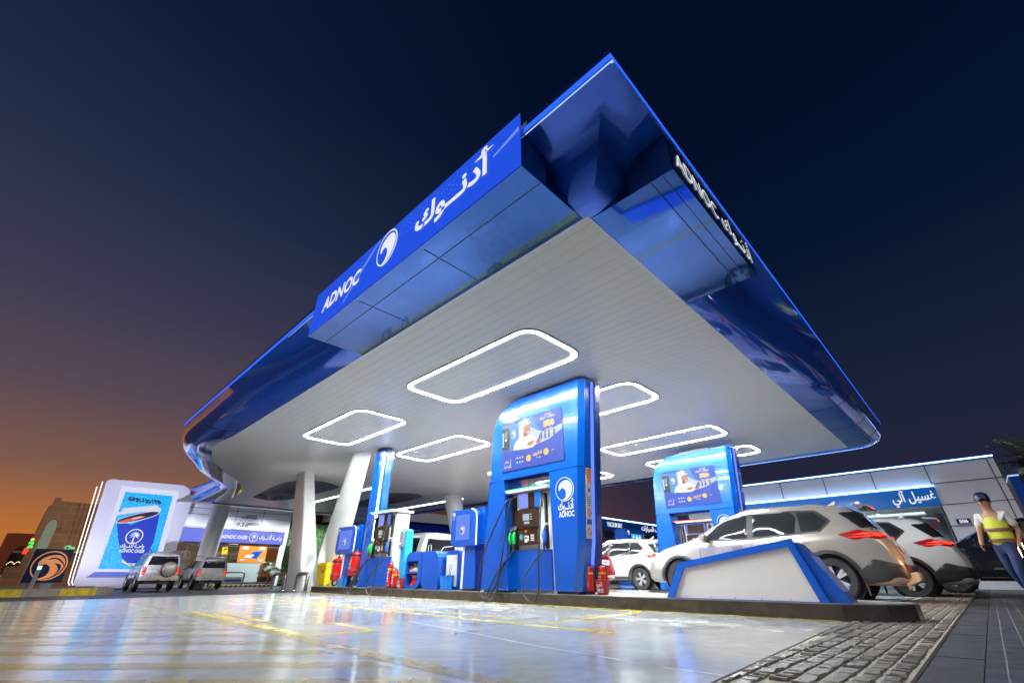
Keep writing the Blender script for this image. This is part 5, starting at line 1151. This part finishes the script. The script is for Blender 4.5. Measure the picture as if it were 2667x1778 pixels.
c.patch('side_moulding',[(1.5,.50),(3.2,.50),(3.1,.56),(1.6,.56)],'side',CHROME,.01)
c.place(18.0,-3.45,.02,sc=(1.03,1.06,1.0))
# red saloon
SED=[(0,.34,.52,.62,.66,.70,.68,.54),(.04,.28,.66,.80,.84,.82,.78,.62),(.14,.25,.86,.96,.99,.88,.83,.68),(.55,.24,.93,1.02,1.05,.90,.84,.68),(.95,.24,.95,1.16,1.22,.91,.85,.62),(1.45,.24,.95,1.34,1.41,.91,.86,.56),(2.1,.24,.94,1.38,1.45,.91,.86,.58),(2.7,.24,.93,1.26,1.34,.91,.86,.60),(3.2,.24,.92,1.0,1.05,.91,.85,.70),(4.0,.24,.80,.90,.93,.90,.83,.68),(4.5,.27,.64,.74,.77,.80,.74,.55),(4.6,.33,.5,.58,.62,.66,.62,.46)]
RP_=mat('dark red car paint',(.30,.012,.018),rough=.18,coat=1,metal=.2)
c=Car('dark red saloon partly hidden by the nearest pump portal, tail lamp lit','car',SED,RP_,(1.0,3.75),.32,name='parked_car',group=G)
c.patch('side_window',[(3.0,.98),(2.5,1.30),(1.9,1.38),(1.3,1.32),(.98,1.0)],'side',GLS,.006); c.patch('rear_window',[(-.6,1.07),(.6,1.07),(.5,1.34),(-.5,1.34)],'rear',GLS,.006)
for sg in (-1,1):
    c.patch('tail_lamp',[(sg*.84,.78),(sg*.48,.80),(sg*.50,.92),(sg*.80,.93)],'rear',TAILD,.008); c.patch('lamp_glow',[(sg*.80,.82),(sg*.66,.83),(sg*.66,.90),(sg*.78,.90)],'rear',TAIL,.014,grid=.03)
PLY=.0
def platetext(c,x,z,txt,w=.26):
    h,_,_,_=c.bvh.ray_cast(Vector((x,-2,z)),Vector((0,1,0))); yy=h.y
    MB().use(PLATE).prism(FY(yy-.03),[(x-.22,z-.06),(x+.22,z-.06),(x+.22,z+.06),(x-.22,z+.06)],-.04,0).build('licence_plate',None,c.root)
    if txt: MB().use(BLACK).text(FY(yy-.034),txt,x-w/2,z-.035,.07,0,bold=.03,w=w).build('plate_number',None,c.root)
platetext(c,.22,.74,'7541')
c.patch('chrome_bar',[(-.45,.84),(.45,.84),(.45,.865),(-.45,.865)],'rear',CHROME,.015,rnd=False)
h,_,_,_=c.bvh.ray_cast(Vector((.1,-2,.93)),Vector((0,1,0)))
q=MB().use(CHROME); v,t_=tri(circ(0.1,.93,.045,20),[circ(.1,.93,.037,20)]); q.add([P(FY(h.y-.012),a,b_) for a,b_ in v],t_)
for a in (90,210,330): q.flat(FY(h.y-.012),[(.1+.012*math.cos(R(a+90)),.93+.012*math.sin(R(a+90))),(.1+.012*math.cos(R(a-90)),.93+.012*math.sin(R(a-90))),(.1+.042*math.cos(R(a)),.93+.042*math.sin(R(a)))])
q.build('badge',None,c.root)
c.patch('lower_bumper',[(-.72,.34),(.72,.34),(.74,.42),(-.74,.42)],'rear',mat('pale bumper strip',(.6,.5,.48),rough=.3),.01)
c.place(11.8,7.95,.0)
# boxy four wheel drives
BOX=[(0,.50,.98,1.50,1.62,.84,.83,.66),(.03,.46,1.06,1.66,1.76,.91,.90,.72),(.10,.43,1.09,1.70,1.80,.935,.925,.75),(.7,.42,1.09,1.72,1.83,.94,.93,.76),(2.0,.42,1.08,1.73,1.84,.94,.93,.76),(2.8,.42,1.07,1.66,1.76,.94,.92,.75),(3.3,.42,1.06,1.16,1.22,.94,.91,.80),(3.5,.42,1.04,1.10,1.14,.94,.90,.80),(4.3,.44,.95,1.03,1.08,.93,.87,.76),(4.55,.5,.80,.92,.96,.88,.82,.7),(4.6,.56,.72,.80,.84,.8,.76,.62)]
def four(label,paint,spare,dark_upper=False,group=G,ladder=False,lower=None,plate='',trim=GLS):
    c=Car(label,'car',BOX,paint,(.85,3.65),.38,name='parked_car',group=group,arch=.08)
    for w in [[(3.12,1.13),(2.75,1.60),(2.12,1.64),(2.12,1.13)],[(2.02,1.64),(1.25,1.64),(1.20,1.13),(2.02,1.13)],[(1.12,1.64),(.32,1.60),(.30,1.15),(1.08,1.13)]]: c.patch('side_window',w,'side',GLS,.006)
    c.arch((.85,3.65),lower or paint)
    if lower: c.patch('sill_cladding',[(1.3,.44),(3.2,.44),(3.2,.62),(1.3,.62)],'side',lower,.006)
    c.patch('rear_window',[(-.70,1.16),(.70,1.16),(.62,1.58),(-.62,1.58)],'rear',GLS,.008)
    for sg in (-1,1):
        c.patch('tail_lamp',[(sg*.86,.72),(sg*.68,.72),(sg*.68,1.06),(sg*.84,1.08)],'rear',TAILD,.01)
        c.patch('lamp_glow',[(sg*.84,.74),(sg*.71,.74),(sg*.71,.86),(sg*.84,.88)],'rear',TAIL,.018,grid=.04); 
        c.patch('lamp_glow',[(sg*.83,.93),(sg*.72,.92),(sg*.72,1.02),(sg*.82,1.03)],'rear',TAIL,.018,grid=.04)
        MB().use(paint).lathe([(0,-.09),(.07,-.09),(.085,0),(.07,.09),(0,.09)],(sg*1.03,3.1,1.16),axis='x',n=14).use(BLACK).tube([(sg*.86,3.1,1.1),(sg*1.0,3.1,1.12)],.02,6).build('door_mirror',None,c.root,smooth=True)
        MB().use(BLACK).tube([(sg*.68,.35,1.79),(sg*.68,.5,1.87),(sg*.69,2.3,1.89),(sg*.69,2.5,1.82)],.018,6).build('roof_rail',None,c.root,smooth=True)
        MB().use(STEEL).tube([(sg*.93,2.2,1.0),(sg*.965,2.24,1.0),(sg*.965,2.36,1.0),(sg*.93,2.4,1.0)],.012,6).build('door_handle',None,c.root)
    MB().use(lower or paint).box(-.90,-.10,.46,.90,.20,.66).build('rear_bumper',None,c.root,bevel=.04)
    MB().use(BLACK).box(-.6,.3,.30,.6,3.8,.45).tube([(-.7,.85,.38),(.7,.85,.38)],.06,8).box(-.05,-.13,.40,.05,-.02,.50).build('underbody',None,c.root)
    c.line('door_seam',[(2.07,1.1),(2.07,.5)],'side',JNT,.008); c.line('door_seam',[(3.2,1.05),(3.2,.5)],'side',JNT,.008); c.line('tailgate_seam',[(-.74,1.12),(-.76,.70),(.76,.70),(.74,1.12)],'rear',JNT,.008)
    if spare:
        h,_,_,_=c.bvh.ray_cast(Vector((.3,-2,.98)),Vector((0,1,0))); 
        w=MB().use(mat('bronze cover rim',(.25,.15,.08),rough=.3,metal=.5)).lathe([(0,0),(.37,0),(.385,-.06),(.37,-.18),(.33,-.215)],(.32,h.y-.01,.98),axis='y',n=40).build('spare_wheel',None,c.root,smooth=True)
        MB().use(mat('spare cover silver',(.58,.57,.54),rough=.25,metal=.3,coat=.6)).lathe([(.33,-.215),(.28,-.235),(.1,-.245),(0,-.246)],(.32,h.y-.01,.98),axis='y',n=40).build('cover',None,w,smooth=True)
        platetext(c,-.38,.86,plate,.3)
    else:
        MB().use(TAIL).box(-.12,.02,1.585,.12,.04,1.61).build('brake_light',None,c.root); platetext(c,0,.86,plate,.3)
    if ladder:
        MB().use(WHITE).tube([(-.62,-.03,1.1),(-.62,-.06,1.35),(-.5,-.06,1.38),(-.48,-.03,1.1)],.012,6).tube([(-.1,-.02,1.1),(.1,-.05,1.32),(.5,-.05,1.36)],.012,6).build('rear_rail',None,c.root)
    return c
SV=mat('silver car paint',(.50,.51,.50),rough=.28,metal=.45,coat=.8); TAUP=mat('two tone taupe paint',(.52,.47,.41),rough=.28,metal=.4,coat=.7)
G2='silver four wheel drives beside the shop'
c=four('silver and taupe four wheel drive with a covered spare wheel on its tailgate',SV,True,group=G2,lower=TAUP,plate=''); c.place(4.98,28.2,-.2,sc=(.86,.86,.92))
c=four('silver compact SUV right of the one with the spare wheel',SV,False,group=G2,lower=mat('sage silver bumper',(.42,.43,.38),rough=.3,metal=.3)); c.place(7.75,30.6,-.2,sc=(.80,.84,.85))
c=four('large white four wheel drive behind the blue service cabinets',WP,False,ladder=True); c.place(10.95,14.4,0,sc=(.98,1,1.02))
# car arriving at right edge, headlamps lit
c=four('white vehicle at the extreme right edge with its warm headlamp lit',WP,False); c.place(9.95,-5.06,0,sc=(1,1,.85))
HL=em('warm headlamp',(1,.62,.25),25)
for sg in (-1,1): MB().use(HL).lathe([(0,.0),(.09,0)],(sg*.66,4.63,.84),axis='y',n=16).build('headlamp',None,c.root)
for sg in (-1,1):
    l=bpy.data.lights.new('headlamp_beam','SPOT'); l.energy=160; l.color=(1,.50,.20); l.spot_size=R(75); l.spot_blend=.8; l.shadow_soft_size=.06
    lo=bpy.data.objects.new('headlamp_beam',l); COL.objects.link(lo); lo.location=(9.95+sg*.66,-.36,.71); lo.rotation_euler=(R(88),0,R(8))
# uplight at foot of slanted column
l=bpy.data.lights.new('column_floodlight','SPOT'); l.energy=90; l.color=(1,.96,.85); l.spot_size=R(80); l.spot_blend=.8; l.shadow_soft_size=.05
lo=bpy.data.objects.new('column_floodlight',l); COL.objects.link(lo); lo.location=(6.1,14.6,.12); lo.rotation_euler=(R(150),0,R(-35))
# ================================================================ WORKER
def skin(name,joints,edges,m,parent,sub=2):
    me=bpy.data.meshes.new(name); me.from_pydata([j[0] for j in joints],[],[]) ; me=bpy.data.meshes.new(name); me.from_pydata([j[0] for j in joints],edges,[])
    o=bpy.data.objects.new(name,me); COL.objects.link(o); o.modifiers.new('k','SKIN'); 
    for i,j in enumerate(joints):
        r=j[1]; me.skin_vertices[0].data[i].radius=(r,r) if not isinstance(r,tuple) else r
    me.skin_vertices[0].data[0].use_root=True
    s_=o.modifiers.new('s','SUBSURF'); s_.levels=sub; s_.render_levels=sub
    m2=ev_mesh(o); o.modifiers.clear(); o.data=m2; m2.materials.clear(); m2.materials.append(m)
    for p in m2.polygons: p.use_smooth=True
    o.parent=parent; return o
w=thing('person','walking worker in navy cap, yellow high visibility vest and navy trousers','person',(12.9,-.38,0),R(62),world=False); w.scale=(1,1,1)
SK=mat('tan skin',(.42,.20,.12),rough=.5); SHIRT=mat('white work shirt',(.70,.70,.66),rough=.7); HV=mat('high visibility yellow',(.62,.66,.03),rough=.6); TR=mat('navy trousers',(.012,.03,.11),rough=.7)
J=[((0,0,.95),(.15,.11)),((0,0,1.10),(.14,.105)),((0,.0,1.28),(.17,.115)),((0,.0,1.42),(.15,.09)),((0,.01,1.50),.065),((0,.02,1.56),.075),((0,.03,1.64),(.085,.105)),((0,.03,1.72),(.08,.095)),
 ((-.19,0,1.42),.060),((-.25,-.10,1.15),.047),((-.23,.04,.92),.035),((-.225,.08,.85),(.022,.038)),((.19,0,1.42),.060),((.25,.08,1.16),.047),((.23,.22,.96),.035),((.22,.26,.90),(.022,.038)),
 ((-.10,.02,.88),.092),((-.11,.16,.50),.064),((-.11,.08,.10),.044),((-.11,.18,.04),(.042,.03)),((.10,-.02,.88),.092),((.11,-.06,.48),.064),((.11,-.28,.14),.044),((.11,-.22,.06),(.042,.03))]
E_=[(0,1),(1,2),(2,3),(3,4),(4,5),(5,6),(6,7),(3,8),(8,9),(9,10),(10,11),(3,12),(12,13),(13,14),(14,15),(0,16),(16,17),(17,18),(18,19),(0,20),(20,21),(21,22),(22,23)]
skin('body',J,E_,SK,w)
skin('trousers',[((0,0,1.0),(.17,.12)),((0,0,.93),(.175,.13)),((-.10,.02,.82),.11),((-.11,.16,.50),.084),((-.11,.085,.13),.068),((.10,-.02,.82),.11),((.11,-.06,.48),.084),((.11,-.27,.17),.068)],[(0,1),(1,2),(2,3),(3,4),(1,5),(5,6),(6,7)],TR,w)
skin('shirt',[((0,0,1.2),(.17,.12)),((0,0,1.43),(.165,.10)),((-.20,0,1.43),.075),((-.255,-.07,1.2),.066),((.20,0,1.43),.075),((.255,.06,1.2),.066)],[(0,1),(1,2),(2,3),(1,4),(4,5)],SHIRT,w)
vest=skin('high_visibility_vest',[((0,0,.80),(.205,.16)),((0,0,1.1),(.19,.14)),((0,0,1.32),(.20,.135)),((0,0,1.45),(.15,.11))],[(0,1),(1,2),(2,3)],HV,w)
for z,rx_,ry_ in ((.96,.206,.162),(1.14,.204,.153)): MB().use(mat('dark red reflective band',(.22,.08,.08),rough=.4)).lathe([(1,z),(1.01,z+.025),(1,z+.05)],n=28).build('reflective_band',None,vest).scale=(rx_,ry_,1)
skin('shoes',[((-.10,.13,.05),.045),((-.10,.22,.045),.045),((-.10,.30,.035),.03)],[(0,1),(1,2)],BLACK,w); skin('shoes',[((.10,-.33,.09),.045),((.10,-.26,.05),.045),((.10,-.19,.035),.03)],[(0,1),(1,2)],BLACK,w)
q=MB().use(NAVY).lathe([(.0,1.85),(.055,1.845),(.095,1.81),(.112,1.75),(.112,1.70)],(0,.03,0),n=20).add([(-.07,.11,1.715),(.07,.11,1.715),(.055,.21,1.70),(-.055,.21,1.70),(-.07,.11,1.70),(.07,.11,1.70),(.055,.21,1.69),(-.055,.21,1.69)],[(0,1,2,3),(7,6,5,4),(2,6,7,3),(0,3,7,4),(1,5,6,2)]); q.build('cap',None,w,smooth=True)
q=MB().use(SK).lathe([(0,0),(.012,.01),(.018,.03),(.008,.05)],(0,.135,1.63),n=8).lathe([(.0,-.01),(.02,0),(.0,.01)],(-.09,.03,1.65),axis='x',n=8).lathe([(.0,-.01),(.02,0),(.0,.01)],(.09,.03,1.65),axis='x',n=8); q.use(BLACK)
for sg in (-1,1): q.lathe([(0,0),(.008,0)],(sg*.03,.131,1.68),axis='y',n=8)
q.use(mat('lip',(.3,.08,.06),rough=.5)).box(-.022,.118,1.60,.022,.126,1.607).use(mat('black hair',(.01,.01,.01),rough=.6)).lathe([(.088,1.70),(.09,1.66),(.07,1.62)],(0,.0,0),n=18); q.build('face_and_hair',None,w,smooth=True)
for s,cx,cy,cz in ((-1,-.225,.08,.85),(1,.22,.26,.90)):
    for k in range(4): skin('finger',[((cx+0,cy-.024+k*.016,cz-.03),.009),((cx+.006,cy-.022+k*.017,cz-.065-.004*(k in (1,2))),.008),((cx+.012*-s,cy-.012+k*.016,cz-.09),.007)],[(0,1),(1,2)],SK,w,1)
    skin('thumb',[((cx,cy+.03,cz),.011),((cx-.01*s,cy+.055,cz-.03),.010),((cx-.012*s,cy+.058,cz-.055),.008)],[(0,1),(1,2)],SK,w,1)
